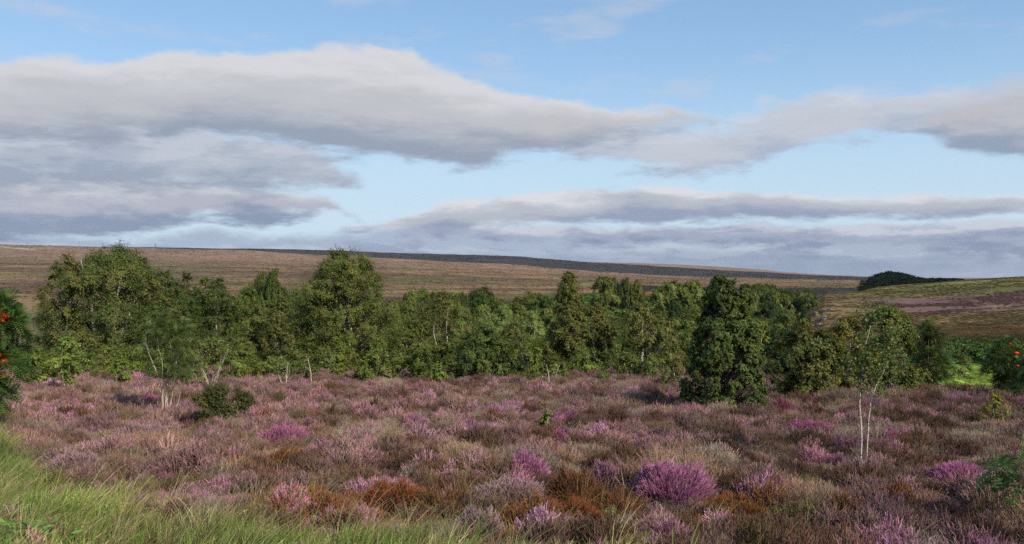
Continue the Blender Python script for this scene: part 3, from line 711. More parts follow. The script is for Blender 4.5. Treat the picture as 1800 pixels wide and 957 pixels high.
fp = []
for k in range(4):
    mb = MB(); frond_geo(mb, 9, .85, r0); fp.append(mb.build('bracken_tuft_%d' % k, M_FERN, link=False))
PF_ = proto_collection('bracken_tufts', fp)

def build_bracken():
    r = np.random.default_rng(25); pts = []; cols = []; scl = []
    def patch(pxa, pxb, ya, yb, n, col, s0, s1, feather=.12):
        y = ya + (yb - ya) * r.uniform(size=n); px = r.uniform(pxa, pxb, n); x = xy(px, y)
        e = np.minimum((px - pxa) / (pxb - pxa), (pxb - px) / (pxb - pxa)) + (fbm(x * .4, y * .4, 6, 2) - .5) * .16
        k = e > 0.04; x, y = x[k], y[k]
        pts.append(np.stack([x, y, height(x, y) - .05], -1)); c = np.array(col) * r.uniform(.75, 1.25, (len(x), 1)) * (.75 + .5 * fbm(x * .5, y * .5, 12, 2))[:, None]
        cols.append(c); scl.append(r.uniform(s0, s1, len(x)))
    patch(1600, 1840, 29.5, 50, 3200, (.40, .52, .10), .55, .85)         # bright green flat bracken
    patch(1590, 1900, 51, 68, 2200, (.125, .215, .045), 1.0, 1.5)           # darker tall bank behind
    patch(1035, 1120, 44, 52, 160, (.24, .38, .06), .8, 1.3)
    patch(1195, 1250, 60, 80, 200, (.22, .36, .06), 1.0, 1.6)
    patch(960, 1380, 225, 320, 3200, (.12, .22, .045), 2.2, 3.6)
    patch(860, 895, 33, 36, 16, (.16, .27, .03), .35, .5)
    P = np.concatenate(pts); C = np.concatenate(cols); s = np.concatenate(scl); n = len(P)
    rot = np.stack([r.normal(0, .12, n), r.normal(0, .12, n), r.uniform(0, 6.28, n)], -1)
    scatter('bracken', PF_, P, rot, np.stack([s, s, s * .95], -1), r.integers(0, 4, n), np.clip(C, 0, 1), 'bright green bracken growing beyond the heather', 'bracken')
build_bracken()

# ------------------------------------------------------------------ trees and shrubs
def prof(kind, h):
    if kind == 'dome': return np.sqrt(np.clip(1 - (h * .97) ** 3.4, 0, 1)) * (0.72 + 0.28 * np.clip(h * 3, 0, 1))
    if kind == 'cone': return np.clip(1 - h, 0, 1) ** .46 * (0.86 + 0.14 * np.clip(h * 5, 0, 1)) * .99 + .02
    if kind == 'oval': return np.clip(np.sin(np.pi * np.clip(h, .01, .99) ** .8), 0, 1) ** .6
    if kind == 'open': return np.clip(np.sin(np.pi * np.clip(h * .9 + .08, 0, 1)), 0, 1) ** .7
    if kind == 'spire': return np.clip(1 - h, 0, 1) ** .8 * np.clip(.4 + h * 2.2, 0, 1) + .03
    if kind == 'wide': return np.clip(1 - h ** 3.2, 0, 1) ** .7 * (0.8 + .2 * h)
    return np.ones_like(h)

def pinnate(mb, c, d, r, L, col):
    """rowan-type leaves: pairs of leaflets along a stalk, for N leaves at once"""
    n = len(c); up = unit(np.array([0, 0, 1.]) + r.normal(0, .35, (n, 3))); sd = unit(np.cross(d, up)); nn = np.cross(sd, d)
    for k in range(6):
        t = (k + 1.2) / 6.6; p = c + d * L[:, None] * t + np.array([0, 0, -1]) * (L * t * t * .25)[:, None]
        for s in (-1, 1):
            dd = unit(sd * s + d * .45 + np.array([0, 0, -.15])); hl = L * .155 * (1.15 - .5 * abs(t - .45))
            leaf_quads(mb, p + dd * hl[:, None], nn, dd, hl, hl * .34, col)

def grow(r, H, W, base, kind, npuff, ntwig, nleaf, leaf, cols, trunk_r=.06, stems=1, lean=0.0, style='simple', puff=.17,
         yellow=.03, shell=.62, droop=.25, lobe=.2, spread=.3, bark_col=(1, 1, 1, 1), fork=None, depth=1.0, topbias=1.0):
    """one plant in local coordinates: returns trunk MB, crown MB"""
    T = MB(); C = MB(); BR = MB(); cols = np.array(cols) * np.array([1.72, 1.66, 1.28]); nleaf = int(nleaf * 1.3); leaf = leaf * (1.22 if style == 'simple' else 1.1)
    a = r.uniform(0, 2 * np.pi, npuff); h = r.uniform(0, 1, npuff) ** topbias
    # area-weight heights by profile
    h = np.sort(h); pr = prof(kind, h); keep = r.uniform(size=npuff) < (.5 + .5 * pr / pr.max()); a, h, pr = a[keep], h[keep], pr[keep]; n = len(h)
    ph = r.uniform(0, 6.28, 4)
    lb = 1 + lobe * (np.sin(2 * a + 5 * h + ph[0]) * .6 + np.sin(3 * a - 9 * h + ph[1]) * .5 + np.sin(5 * a + 14 * h + ph[2]) * .35)
    q = shell + (1 - shell) * r.uniform(0, 1, n) ** .7; q = np.where(r.uniform(size=n) < .22, q * r.uniform(.1, .8, n), q)
    pr_ = puff * W * 1.15 * r.uniform(.55, 1.25, n)
    rad = np.maximum(W / 2 * pr * lb * q - pr_ * .38, 0)
    ch = H - base
    pc = np.stack([rad * np.cos(a), rad * np.sin(a) * depth, base + h * (ch - pr_ * .5) + r.normal(0, .02 * ch, n)], -1)
    pc[:, 0] += lean * pc[:, 2]
    # stems
    st = []
    for s in range(stems):
        sa = r.uniform(0, 6.28) if stems > 1 else 0; k = 8; t = np.linspace(0, 1, k)
        top = np.array([lean * H * .9 + spread * W * .5 * math.cos(sa) * (stems > 1) * .8, spread * W * .5 * math.sin(sa) * (stems > 1), H * r.uniform(.68, .86)])
        if fork is not None: top = np.array(fork[s])
        p = np.outer(t, top); p[:, 0] += np.sin(t * 5 + s) * .025 * H * t * (1 - t) * 4; p[:, 1] += np.cos(t * 4 + s) * .02 * H * t * (1 - t) * 4
        p[:, :2] += r.normal(0, .006 * H, (k, 2)) * (t[:, None] > 0); p[:, :2] += r.normal(0, trunk_r * (stems > 1), 2)[None] * (1 - t[:, None]) * 1.5
        tube(T, p, trunk_r * (1 - .86 * t) * r.uniform(.75, 1.1), 7, bark_col); st.append(p)
    # branches to puffs
    for i in range(n):
        p = st[int(r.integers(0, stems))]; zt = pc[i, 2] - np.hypot(*(pc[i, :2] - p[-1, :2])) * .6 - .1 * ch
        zt = min(max(zt, base * .6 + .05 * H), p[-1, 2] * .97); s = np.array([np.interp(zt, p[:, 2], p[:, j]) for j in range(3)])
        m = (s + pc[i]) / 2 + np.array([0, 0, -.06 * W]) + r.normal(0, .02 * W, 3); t = np.linspace(0, 1, 5)[:, None]
        b = s * (1 - t) ** 2 + 2 * m * t * (1 - t) + pc[i] * t ** 2; r1 = trunk_r * .34 * (1 - .5 * zt / H)
        tube(BR, b, np.linspace(r1, r1 * .25, 5), 4, bark_col)
    # twigs and leaves
    N = n * ntwig; k = np.repeat(np.arange(n), ntwig)
    outw = np.stack([np.cos(a), np.sin(a), np.zeros(n)], -1)[k] * np.clip(rad / (W * .3), 0, 1)[k][:, None]
    d = unit(rand_dir(N, r) + outw * .65 + np.array([0, 0, .35])); ln = pr_[k] * r.uniform(.45, 1.25, N)
    hue = r.integers(0, len(cols), n)[k]; pv = r.uniform(.82, 1.18, n)[k]
    M = N * nleaf; kk = np.repeat(np.arange(N), nleaf); t = r.uniform(.12, 1, M) ** .75
    c = pc[k][kk] + d[kk] * (ln[kk] * t)[:, None]; c[:, 2] -= droop * ln[kk] * t ** 2
    c += r.normal(0, 1, (M, 3)) * (.09 * pr_[k][kk])[:, None]
    c[:, 2] = np.maximum(c[:, 2], .04 + .1 * r.uniform(size=M) * base)
    col = cols[hue][kk] * (pv[kk] * r.uniform(.72, 1.3, M))[:, None]
    ye = r.uniform(size=M) < yellow; col[ye] = np.array([.26, .2, .04]) * r.uniform(.7, 1.2, (ye.sum(), 1))
    col = np.concatenate([col, np.ones((M, 1))], 1)
    if style == 'pinnate':
        dd = unit(d[kk] * .7 + rand_dir(M, r) * .6 + np.array([0, 0, -.1])); pinnate(C, c, dd, r, leaf * r.uniform(.7, 1.2, M), col)
    else:
        nn = unit(d[kk] * .7 + (outw[kk] if True else 0) * .5 + rand_dir(M, r) * .7 + np.array([0, 0, .4])); ld = unit(rand_dir(M, r) + np.array([0, 0, -.6]))
        L = leaf * .5 * r.uniform(.7, 1.25, M); leaf_quads(C, c, nn, ld, L, L * .72, col)
    # bare fine twigs showing through
    m = min(N, 400); sel = r.choice(N, m, replace=False)
    e = pc[k][sel] + d[sel] * ln[sel][:, None]; e[:, 2] -= droop * ln[sel]
    w = max(trunk_r * .05, .003); cb = np.tile(np.array(bark_col, float), (m, 1))
    strip(BR, pc[k][sel], e, (pc[k][sel] + e) / 2, w, w * .5, 2, cb, cb, r=r)
    return T, C, pc, pr_, BR

DK = [(.045, .068, .018), (.062, .085, .022), (.036, .056, .017)]           # dark birch green
MD = [(.070, .098, .022), (.055, .080, .020), (.088, .108, .027)]           # mid green
OL = [(.078, .092, .026), (.062, .076, .024), (.095, .098, .032)]           # olive
LT = [(.105, .150, .032), (.085, .125, .030), (.135, .165, .040)]           # light
SI = [(.095, .125, .045), (.080, .105, .038), (.12, .145, .06)]             # willow, greyish
DB = [(.026, .052, .022), (.034, .064, .026), (.022, .044, .018)]           # very dark rowan / oak

seedc = [100]
def plant(px, Y, top, wpx, label, cat, name='birch_tree', base=.12, kind='oval', npuff=70, ntwig=14, nleaf=16, leaf=.07, cols=MD, bark=None, limb=None,
          group=None, baseY=None, berries=0, sink=0.05, **kw):
    """px: column of the stem, Y: depth, top: photo row of its tip; height and width follow from the depth"""
    seedc[0] += 1; r = np.random.default_rng(kw.pop('seed', seedc[0]))
    x = xy(px, Y); z0 = gz(x, Y); H = CAMZ - (top - HOR) / F * Y - z0; W = wpx / F * Y
    root = empty(name, (x, Y, z0 - sink), label, cat, group)
    T, C, pc, pr_, BR = grow(r, H, W, base * H, kind, npuff, ntwig, nleaf, leaf, cols, **kw)
    T.build('trunk', bark or M_BIRCH, root); BR.build('branches', limb or M_BARK, root); C.build('crown', M_LEAF, root)
    if berries:
        vis = np.where((pc[:, 1] < 0.15 * W) & (pc[:, 2] > H * .35) & (pc[:, 0] > (.08 * W if px < 50 else -W)))[0]
        pick = r.choice(vis, min(berries, len(vis)), replace=False)
        for i in pick:
            b = MB(); o = pc[i] + np.array([r.uniform(-.3, .3), -1.0, .15]) * pr_[i] * .95; nu, nv = 22, 12
            th, fi = np.meshgrid(np.linspace(0, 2 * np.pi, nu, endpoint=False), np.linspace(.05, np.pi - .05, nv))
            bump = 1 + .22 * np.sin(th * 7 + fi * 3) * np.sin(fi * 8 + 1) + r.normal(0, .07, th.shape); R_ = r.uniform(.055, .085) * (1 if Y < 20 else .75)
            q = np.stack([np.sin(fi) * np.cos(th) * 1.15, np.sin(fi) * np.sin(th) * .8, np.cos(fi) * .62], -1) * (bump * R_)[..., None] + o
            I, J = np.meshgrid(np.arange(nv - 1), np.arange(nu), indexing='ij'); J2 = (J + 1) % nu
            b.add(q.reshape(-1, 3), np.stack([I * nu + J, (I + 1) * nu + J, (I + 1) * nu + J2, I * nu + J2], -1).reshape(-1, 4), (1, 1, 1, 1))
            b.build('berry_cluster', M_BERRY, root)
    return root

# --- front rank of trees
plant(198, 47, 424, 272, 'broad dark birch, tallest on the left, with an uneven two-peaked crown', 'tree', kind='wide', npuff=230, ntwig=20, nleaf=26, leaf=.064, cols=DK + OL, base=.02, trunk_r=.14, stems=4, puff=.10, yellow=.04, lobe=.16, spread=.5, seed=2)
plant(120, 46.2, 434, 110, 'loose topped birch leaning out of the left side of the broad dark birch', 'tree', kind='oval', npuff=70, ntwig=16, nleaf=18, leaf=.07, cols=OL + MD, base=.15, trunk_r=.08, stems=2, puff=.14, lobe=.25)
plant(296, 48, 470, 130, 'rounded birch against the sloping shoulder of the broad dark birch', 'tree', kind='dome', npuff=110, ntwig=18, nleaf=24, leaf=.064, cols=DK, base=.02, trunk_r=.1, stems=2, puff=.14)
plant(605, 48, 441, 200, 'big domed birch with a bare pale fork showing in the middle of its crown', 'tree', kind='dome', npuff=230, ntwig=20, nleaf=24, leaf=.062, cols=MD + [(.058, .075, .02)], base=.03, trunk_r=.15, stems=3, puff=.11, yellow=.06, lobe=.12, seed=9)
plant(1000, 45, 477, 112, 'pointed olive birch with a short white trunk showing at its foot', 'tree', kind='spire', npuff=150, ntwig=18, nleaf=24, leaf=.06, cols=OL + [(.05, .062, .02)], base=.22, trunk_r=.10, puff=.13, yellow=.07, lobe=.26)
plant(1045, 47, 528, 78, 'spreading olive birch crowding the pointed birch', 'tree', kind='oval', npuff=60, ntwig=16, nleaf=16, leaf=.07, cols=OL, base=.2, trunk_r=.07, stems=2, puff=.16)
plant(1127, 44, 530, 96, 'thin crowned birch on a forked white trunk', 'tree', kind='oval', npuff=62, ntwig=15, nleaf=14, leaf=.065, cols=OL, base=.42, trunk_r=.085, stems=2, puff=.15, fork=[(.1, 0, 3.0), (.75, .1, 2.2)], yellow=.08)
plant(1272, 22.8, 487, 164, 'dense cone shaped birch standing in the heather, glossy dark leaves down to the ground', 'tree', kind='cone', npuff=430, ntwig=14, nleaf=26, leaf=.040, cols=DK + [(.05, .082, .024)], base=.0, trunk_r=.06, stems=1, puff=.068, lobe=.05, shell=.78, yellow=.02, seed=31, droop=.3)
plant(1420, 26.5, 562, 150, 'dense rounded birch thicket shrub between the cone shaped birch and the pale twin stems', 'tree', kind='wide', npuff=130, ntwig=18, nleaf=20, leaf=.05, cols=DK + OL, base=.0, trunk_r=.05, stems=3, puff=.12, yellow=.10)
plant(1488, 27.5, 555, 104, 'yellowing birch bush just behind the twin white stems', 'tree', kind='dome', npuff=80, ntwig=16, nleaf=18, leaf=.05, cols=[(.12, .115, .028), (.085, .095, .025), (.1, .12, .03)], base=.0, trunk_r=.05, stems=3, puff=.14, yellow=.25)
plant(1562, 27.8, 534, 132, 'tall bushy grey green birch behind and beside the twin white stems', 'tree', kind='dome', npuff=130, ntwig=18, nleaf=18, leaf=.048, cols=MD + DK, base=.0, trunk_r=.06, stems=3, puff=.12, yellow=.05, lobe=.2)
plant(1634, 29.5, 556, 68, 'narrow dark rowan at the edge of the bright bracken', 'tree', name='rowan_tree', kind='oval', npuff=55, ntwig=9, nleaf=5, leaf=.16, cols=DB + DK, base=.12, trunk_r=.035, stems=4, puff=.2, style='pinnate', bark=M_GREYBARK, spread=.5)
plant(1768, 27, 592, 72, 'dark rowan with orange red berries at the right edge of the bracken', 'tree', name='rowan_tree', kind='oval', npuff=50, ntwig=8, nleaf=5, leaf=.17, cols=DB + DK, base=.3, trunk_r=.035, stems=3, puff=.2, style='pinnate', bark=M_GREYBARK, berries=4)
plant(1815, 24.5, 615, 70, 'dark bush at the right edge below the berried rowan', 'tree', name='rowan_tree', kind='dome', npuff=40, ntwig=8, nleaf=5, leaf=.16, cols=DB, base=.05, trunk_r=.03, stems=3, puff=.2, style='pinnate', bark=M_GREYBARK)
plant(-10, 16.6, 502, 96, 'rowan with scarlet berry clusters at the left edge', 'tree', name='rowan_tree', kind='oval', npuff=42, ntwig=9, nleaf=5, leaf=.2, cols=[(.035, .075, .025), (.045, .09, .026), (.03, .06, .022)], base=.22, trunk_r=.035, stems=2, puff=.2, style='pinnate', bark=M_GREYBARK, berries=9, lobe=.3, seed=77)
# --- left group
plant(117, 28.5, 580, 72, 'bright young birch on a thin bent stem before the broad dark birch', 'tree', kind='oval', npuff=38, ntwig=12, nleaf=12, leaf=.055, cols=LT, base=.25, trunk_r=.022, stems=2, puff=.2, lobe=.25)
plant(60, 34, 606, 80, 'low light green bush beside the berried rowan', 'shrub', name='birch_shrub', kind='wide', npuff=45, ntwig=12, nleaf=14, leaf=.055, cols=LT + MD, base=.0, trunk_r=.02, stems=4, puff=.18)
plant(213, 34, 600, 46, 'slim yellow green birch sapling under the broad dark birch', 'tree', kind='spire', npuff=34, ntwig=12, nleaf=12, leaf=.055, cols=LT, base=.1, trunk_r=.02, puff=.2)
plant(293, 21, 538, 104, 'many stemmed rowan with pale bare lower limbs standing in the heather', 'tree', name='rowan_tree', kind='open', npuff=46, ntwig=7, nleaf=4, leaf=.15, cols=[(.055, .085, .03), (.07, .10, .035)], base=.38, trunk_r=.013, stems=7, puff=.16, style='pinnate', bark=M_DEAD, spread=.8, lobe=.3, seed=12)
plant(372, 32.5, 585, 78, 'thin stemmed sapling clump with many white stems rising from pink heather', 'tree', kind='open', npuff=40, ntwig=10, nleaf=8, leaf=.055, cols=SI + MD, base=.45, trunk_r=.011, stems=9, puff=.16, spread=.9, bark=M_DEAD)
plant(386, 18.4, 672, 126, 'low dark green gorse bush beside the leaning dry stick', 'shrub', name='gorse_bush', kind='wide', npuff=70, ntwig=20, nleaf=18, leaf=.024, shell=.45, topbias=.8, cols=[(.055, .068, .025), (.045, .06, .022), (.085, .09, .04)], base=.0, trunk_r=.02, stems=5, puff=.13, bark=M_BARK, lobe=.5, seed=43, droop=-.1)
# --- centre small growth
plant(542, 36, 608, 44, 'sparse young birch in front of the big domed birch', 'tree', kind='open', npuff=26, ntwig=10, nleaf=9, leaf=.055, cols=MD, base=.25, trunk_r=.018, stems=2, puff=.2, bark=M_GREYBARK)
plant(498, 33, 622, 34, 'wispy sapling over bare white sticks left of the big domed birch', 'tree', kind='open', npuff=16, ntwig=8, nleaf=7, leaf=.05, cols=SI, base=.5, trunk_r=.018, stems=4, puff=.22, bark=M_DEAD, spread=.8)
plant(660, 38, 606, 72, 'pale willow bush with a reddish tint at the foot of the domed birch', 'shrub', name='willow_bush', kind='wide', npuff=45, ntwig=12, nleaf=12, leaf=.06, cols=SI + LT, base=.05, trunk_r=.02, stems=5, puff=.17, bark=M_GREYBARK)
plant(700, 39, 600, 60, 'mid green birch bush between the willow bush and the cone shaped shrub', 'shrub', name='birch_shrub', kind='dome', npuff=45, ntwig=12, nleaf=14, leaf=.06, cols=MD, base=.0, trunk_r=.025, stems=3, puff=.18)
plant(752, 38, 590, 70, 'cone shaped mid green shrub left of the glossy dark bush', 'shrub', name='birch_shrub', kind='cone', npuff=60, ntwig=14, nleaf=15, leaf=.06, cols=MD + DK, base=.0, trunk_r=.03, stems=2, puff=.16)
plant(768, 34.5, 632, 40, 'knee high light green shrub before the cone shaped shrub', 'shrub', name='birch_shrub', kind='oval', npuff=26, ntwig=10, nleaf=12, leaf=.05, cols=LT, base=.0, trunk_r=.02, stems=3, puff=.22)
plant(850, 38, 571, 128, 'wide glossy dark bush in the middle of the front rank', 'shrub', name='birch_shrub', kind='wide', npuff=110, ntwig=17, nleaf=18, leaf=.06, cols=DK, base=.0, trunk_r=.05, stems=4, puff=.12, lobe=.12)
plant(925, 40, 590, 76, 'olive bush tucked between the glossy dark bush and the pointed birch', 'shrub', name='birch_shrub', kind='dome', npuff=55, ntwig=14, nleaf=14, leaf=.06, cols=OL + LT, base=.0, trunk_r=.03, stems=3, puff=.17)
plant(985, 40, 622, 62, 'low yellow green bush at the foot of the pointed birch', 'shrub', name='birch_shrub', kind='wide', npuff=36, ntwig=12, nleaf=12, leaf=.055, cols=LT + OL, base=.0, trunk_r=.02, stems=3, puff=.2)
plant(1062, 36.5, 645, 34, 'tiny birch shrub at the edge of the heather below the olive birch', 'shrub', name='birch_shrub', kind='oval', npuff=18, ntwig=10, nleaf=10, leaf=.05, cols=MD, base=.0, trunk_r=.015, stems=2, puff=.24)
plant(1108, 39, 618, 76, 'mid green bush in front of the forked white trunk', 'shrub', name='birch_shrub', kind='wide', npuff=48, ntwig=13, nleaf=13, leaf=.058, cols=MD + OL, base=.0, trunk_r=.02, stems=3, puff=.18)
plant(1186, 33, 600, 66, 'light airy birch sapling just left of the cone shaped birch', 'tree', kind='oval', npuff=50, ntwig=12, nleaf=11, leaf=.05, cols=LT + OL, base=.02, trunk_r=.025, stems=3, puff=.17)
plant(940, 35.5, 655, 46, 'small light green shrub among pink heather below the olive bush', 'shrub', name='birch_shrub', kind='dome', npuff=20, ntwig=10, nleaf=10, leaf=.045, cols=MD, base=.0, trunk_r=.012, stems=3, puff=.22)
plant(960, 17.8, 703, 36, 'single leafy birch shoot alone in the middle of the heather', 'shrub', name='birch_shoot', kind='oval', npuff=16, ntwig=7, nleaf=9, leaf=.036, cols=LT, base=.05, trunk_r=.010, stems=3, puff=.22, seed=8)
plant(1748, 18.6, 680, 50, 'small yellowing birch sapling in the heather below the berried rowan', 'tree', kind='open', npuff=26, ntwig=8, nleaf=9, leaf=.034, cols=[(.10, .125, .03), (.15, .15, .03)], base=.12, trunk_r=.011, stems=3, puff=.19, yellow=.25)
plant(1690, 37, 618, 42, 'grey green thorn shrub standing in the bright bracken', 'shrub', name='thorn_shrub', kind='dome', npuff=26, ntwig=12, nleaf=10, leaf=.045, cols=OL, base=.0, trunk_r=.015, stems=3, puff=.2)
plant(1806, 8.6, 756, 110, 'rowan shoot with long feathered leaves at the lower right edge', 'shrub', name='rowan_shoot', kind='open', npuff=12, ntwig=4, nleaf=3, leaf=.19, cols=[(.045, .095, .03), (.07, .12, .03), (.03, .07, .022)], base=.3, trunk_r=.009, stems=2, puff=.22, style='pinnate', bark=M_BARK, seed=5)

MARKS = [(30, 'berried rowan'), (117, 'bright young birch'), (198, 'broad dark birch'), (293, 'many stemmed rowan'), (372, 'white stemmed sapling clump'), (498, 'wispy sapling'),
         (605, 'big domed birch'), (700, 'willow bush'), (760, 'cone shaped shrub'), (850, 'glossy dark bush'), (925, 'olive bush'), (1000, 'pointed birch'), (1062, 'spreading olive birch'), (1127, 'forked white trunk'),
         (1186, 'airy birch sapling'), (1272, 'cone shaped birch'), (1340, 'dark oak'), (1418, 'rounded birch thicket')]
def landmark(px):
    q, nm = min(MARKS, key=lambda m: abs(m[0] - px)); return ('right of' if px > q + 9 else 'left of' if px < q - 9 else 'before'), nm

# fringe of low young bushes in front of the belt
fr = np.random.default_rng(321)
FRINGE = [(px + fr.uniform(-12, 12)) for px in (50, 95, 150, 185, 245, 275, 325, 350, 410, 440, 470, 515, 570, 600, 630, 725, 800, 880, 955, 1020, 1035, 1085, 1140, 1160)]
for i, px in enumerate(FRINGE):
    Y = fr.uniform(37, 43); kd = ('dome', 'wide', 'cone', 'oval')[i % 4]; cl = (LT, MD, SI, LT + OL, MD + LT)[i % 5]
    plant(px, Y, fr.uniform(596, 634), fr.uniform(42, 82), 'low %s %s young bush at the heather edge, %s %s' % (('light green', 'mid green', 'grey green', 'yellow green', 'green')[i % 5], ('domed', 'spreading', 'pointed', 'oval')[i % 4], *landmark(px)), 'shrub', name='young_bush', group='young bushes at the foot of the tree belt',
          kind=kd, npuff=40, ntwig=13, nleaf=13, leaf=.052, cols=cl, base=.0, trunk_r=.018, stems=3, puff=.18, lobe=.28, bark=M_GREYBARK)

# dark scrub bank behind the bright bracken
for i, (px, top, w, Y) in enumerate(((1652, 592, 46, 57), (1678, 588, 50, 60), (1706, 592, 52, 58), (1732, 594, 44, 56), (1762, 590, 56, 60), (1692, 603, 50, 54), (1724, 606, 48, 53), (1796, 596, 50, 58))):
    plant(px, Y, top, w * 1.3, '%s bramble bush of the dark bank behind the bright bracken' % ('leftmost', 'tall second', 'middle', 'round fourth', 'wide fifth', 'lower left front', 'lower right front', 'rightmost')[i], 'shrub', name='bramble_bush',
          group='dark bank behind the bracken', kind='wide', npuff=46, ntwig=13, nleaf=14, leaf=.085, cols=[(.045, .085, .022), (.06, .11, .026)], base=.0, trunk_r=.02, stems=3, puff=.2, bark=M_BARK)

# twin-stemmed birch sapling: white stems drawn by hand
def twin_birch():
    Y = 12.8; x = xy(1517, Y); z0 = gz(x, Y); root = empty('birch_tree', (x, Y, z0 - .05), 'slender birch sapling on two thin white stems standing alone in the heather', 'tree')
    r = np.random.default_rng(61); k = Y / F; C = MB(); nodes = []
    def path(pts): return np.array([((a - 1517) * k, d, (848 - b) * k) for a, b, d in pts])
    s1 = path([(1512, 850, 0), (1514, 760, .02), (1513, 710, .05), (1517, 660, .03), (1519, 620, 0), (1528, 580, -.03), (1535, 548, -.05)])
    s2 = path([(1520, 850, 0), (1523, 765, -.04), (1526, 715, -.06), (1536, 680, -.08), (1552, 650, -.1), (1562, 620, -.08), (1566, 590, -.05)])
    s3 = path([(1509, 850, .05), (1510, 790, .06), (1512, 765, .06), (1514, 745, .05)])
    s4 = path([(1524, 700, 0), (1520, 670, .05), (1527, 640, .07), (1530, 610, .08), (1524, 570, .06)])
    def dense(p, m=24): t = np.linspace(0, len(p) - 1, m); return np.stack([np.interp(t, np.arange(len(p)), p[:, j]) for j in range(3)], -1) + r.normal(0, .003, (m, 3))
    for p, r0_, r1_ in ((s1, .0115, .0035), (s2, .0105, .0035), (s3, .006, .0025), (s4, .006, .0025)):
        T = MB(); BR = MB(); q = dense(p); tube(T, q, np.linspace(r0_, r1_, len(q)), 8)
        if p is not s3:
            for i in range(9 if p is not s4 else 4, 24):
                for _ in range(3):
                    d = unit(np.array([r.normal(), r.normal(), .55])); e = q[i] + d * r.uniform(.14, .40) * (1.1 - .4 * i / 24); m = (q[i] + e) / 2 + np.array([0, 0, .03])
                    t = np.linspace(0, 1, 4)[:, None]; b = q[i] * (1 - t) ** 2 + 2 * m * t * (1 - t) + e * t ** 2
                    if True: tube(BR, b, np.linspace(.0045, .0014, 4), 4); nodes.append((q[i], m, e))
        so = T.build('stem', M_BIRCH, root)
        if BR.v: BR.build('branches', M_BARK, root)
    N = len(nodes); A, B, E = (np.array([n[j] for n in nodes]) for j in range(3)); M = N * 18; i = np.repeat(np.arange(N), 18); t = r.uniform(.25, 1.1, M)[:, None]
    c = A[i] * (1 - t) ** 2 + 2 * B[i] * t * (1 - t) + E[i] * t ** 2 + r.normal(0, .028, (M, 3)); c[:, 2] -= .02
    cols = np.array([(.13, .18, .045), (.17, .21, .06), (.09, .14, .035)])[r.integers(0, 3, M)] * r.uniform(.75, 1.25, (M, 1))
    L = .021 * r.uniform(.7, 1.25, M); leaf_quads(C, c, unit(rand_dir(M, r) + np.array([0, -.3, .4])), unit(rand_dir(M, r) + np.array([0, 0, -.8])), L, L * .75, np.concatenate([cols, np.ones((M, 1))], 1))
    C.build('crown', M_LEAF, root)
twin_birch()

# dry sticks
def stick(px, Y, pts, rad, label, name='dry_stick', branches=0):
    x = xy(px, Y); z0 = gz(x, Y); k = Y / F; base = pts[0][1]
    p = np.array([((a - px) * k, 0.02 * i, (base - b) * k) for i, (a, b) in enumerate(pts)]); mb = MB()
    t = np.linspace(0, len(p) - 1, 12); q = np.stack([np.interp(t, np.arange(len(p)), p[:, j]) for j in range(3)], -1) + rng.normal(0, .004, (12, 3))
    tube(mb, q, np.linspace(rad, rad * .35, 12), 6)
    for _ in range(branches):
        i = rng.integers(4, 11); e = q[i] + unit(np.array([rng.normal(), rng.normal() * .5, .8])) * rng.uniform(.1, .3); tube(mb, np.linspace(q[i], e, 4), np.linspace(rad * .4, rad * .15, 4), 4)
    o = mb.build(name, M_DEAD); o.location = (x, Y, z0 - .03); tag(o, label, 'stick')
stick(309, 20.3, [(309, 752), (311, 725), (317, 697)], .011, 'leaning dry stick left of the low gorse bush')
stick(503, 32, [(503, 695), (504, 665), (506, 640)], .02, 'bare white stick standing in pink heather below the wispy sapling', branches=4)
stick(548, 33.2, [(548, 690), (547, 660), (541, 632)], .02, 'short dark snag right of the bare white stick', branches=3)
stick(966, 36, [(966, 678), (964, 655), (961, 640)], .02, 'thin forked twig beside the small light green shrub', branches=4)
stick(977, 36.4, [(976, 678), (979, 652), (984, 642)], .014, 'second thin twig, the one leaning away from the small light green shrub', branches=2)
stick(1092, 10.2, [(1078, 905), (1090, 884), (1102, 872)], .009, 'dead heather twig lying between the two pink heather bushes', branches=3)

# ------------------------------------------------------------------ heather bushes that stand out
def heather_bush(px, py, wpx, hpx, key, label, n=None, name='heather_bush', cat='heather bush', group='flowering heather bushes', low=False):
    Y = depth_of(py) - .02; x = xy(px, Y); z0 = gz(x, Y); R = wpx / F * Y / 2; H = hpx / F * Y * .9 + .07
    seedc[0] += 1; r = np.random.default_rng(seedc[0])
    root = empty(name, (x, Y + R * .55, gz(x, Y + R * .55) - .03), label, cat, group)
    area = R * R; n = n or int(np.clip(area * 17000, 500, 3200)); mb = MB()
    heather_geo(mb, n, R * 1.05, H, r, .95, .2, 1.15, .5, lobes=r.uniform(1, 5))
    o = mb.build('flower_spikes', M_HEATHER_BUSH, root); c = PAL[key] if isinstance(key, str) else key
    o['shade'] = [float(v) for v in c]
    t = MB(); twig_geo(t, int(n * .4), R * .9, H * .8, r, 1.2); o2 = t.build('twigs', M_HEATHER_BUSH, root); o2['shade'] = [.13, .085, .055]
    return root
for a in BUSHES: heather_bush(*a)
for a in RUSTY: heather_bush(*a, group='rusty heather bushes')

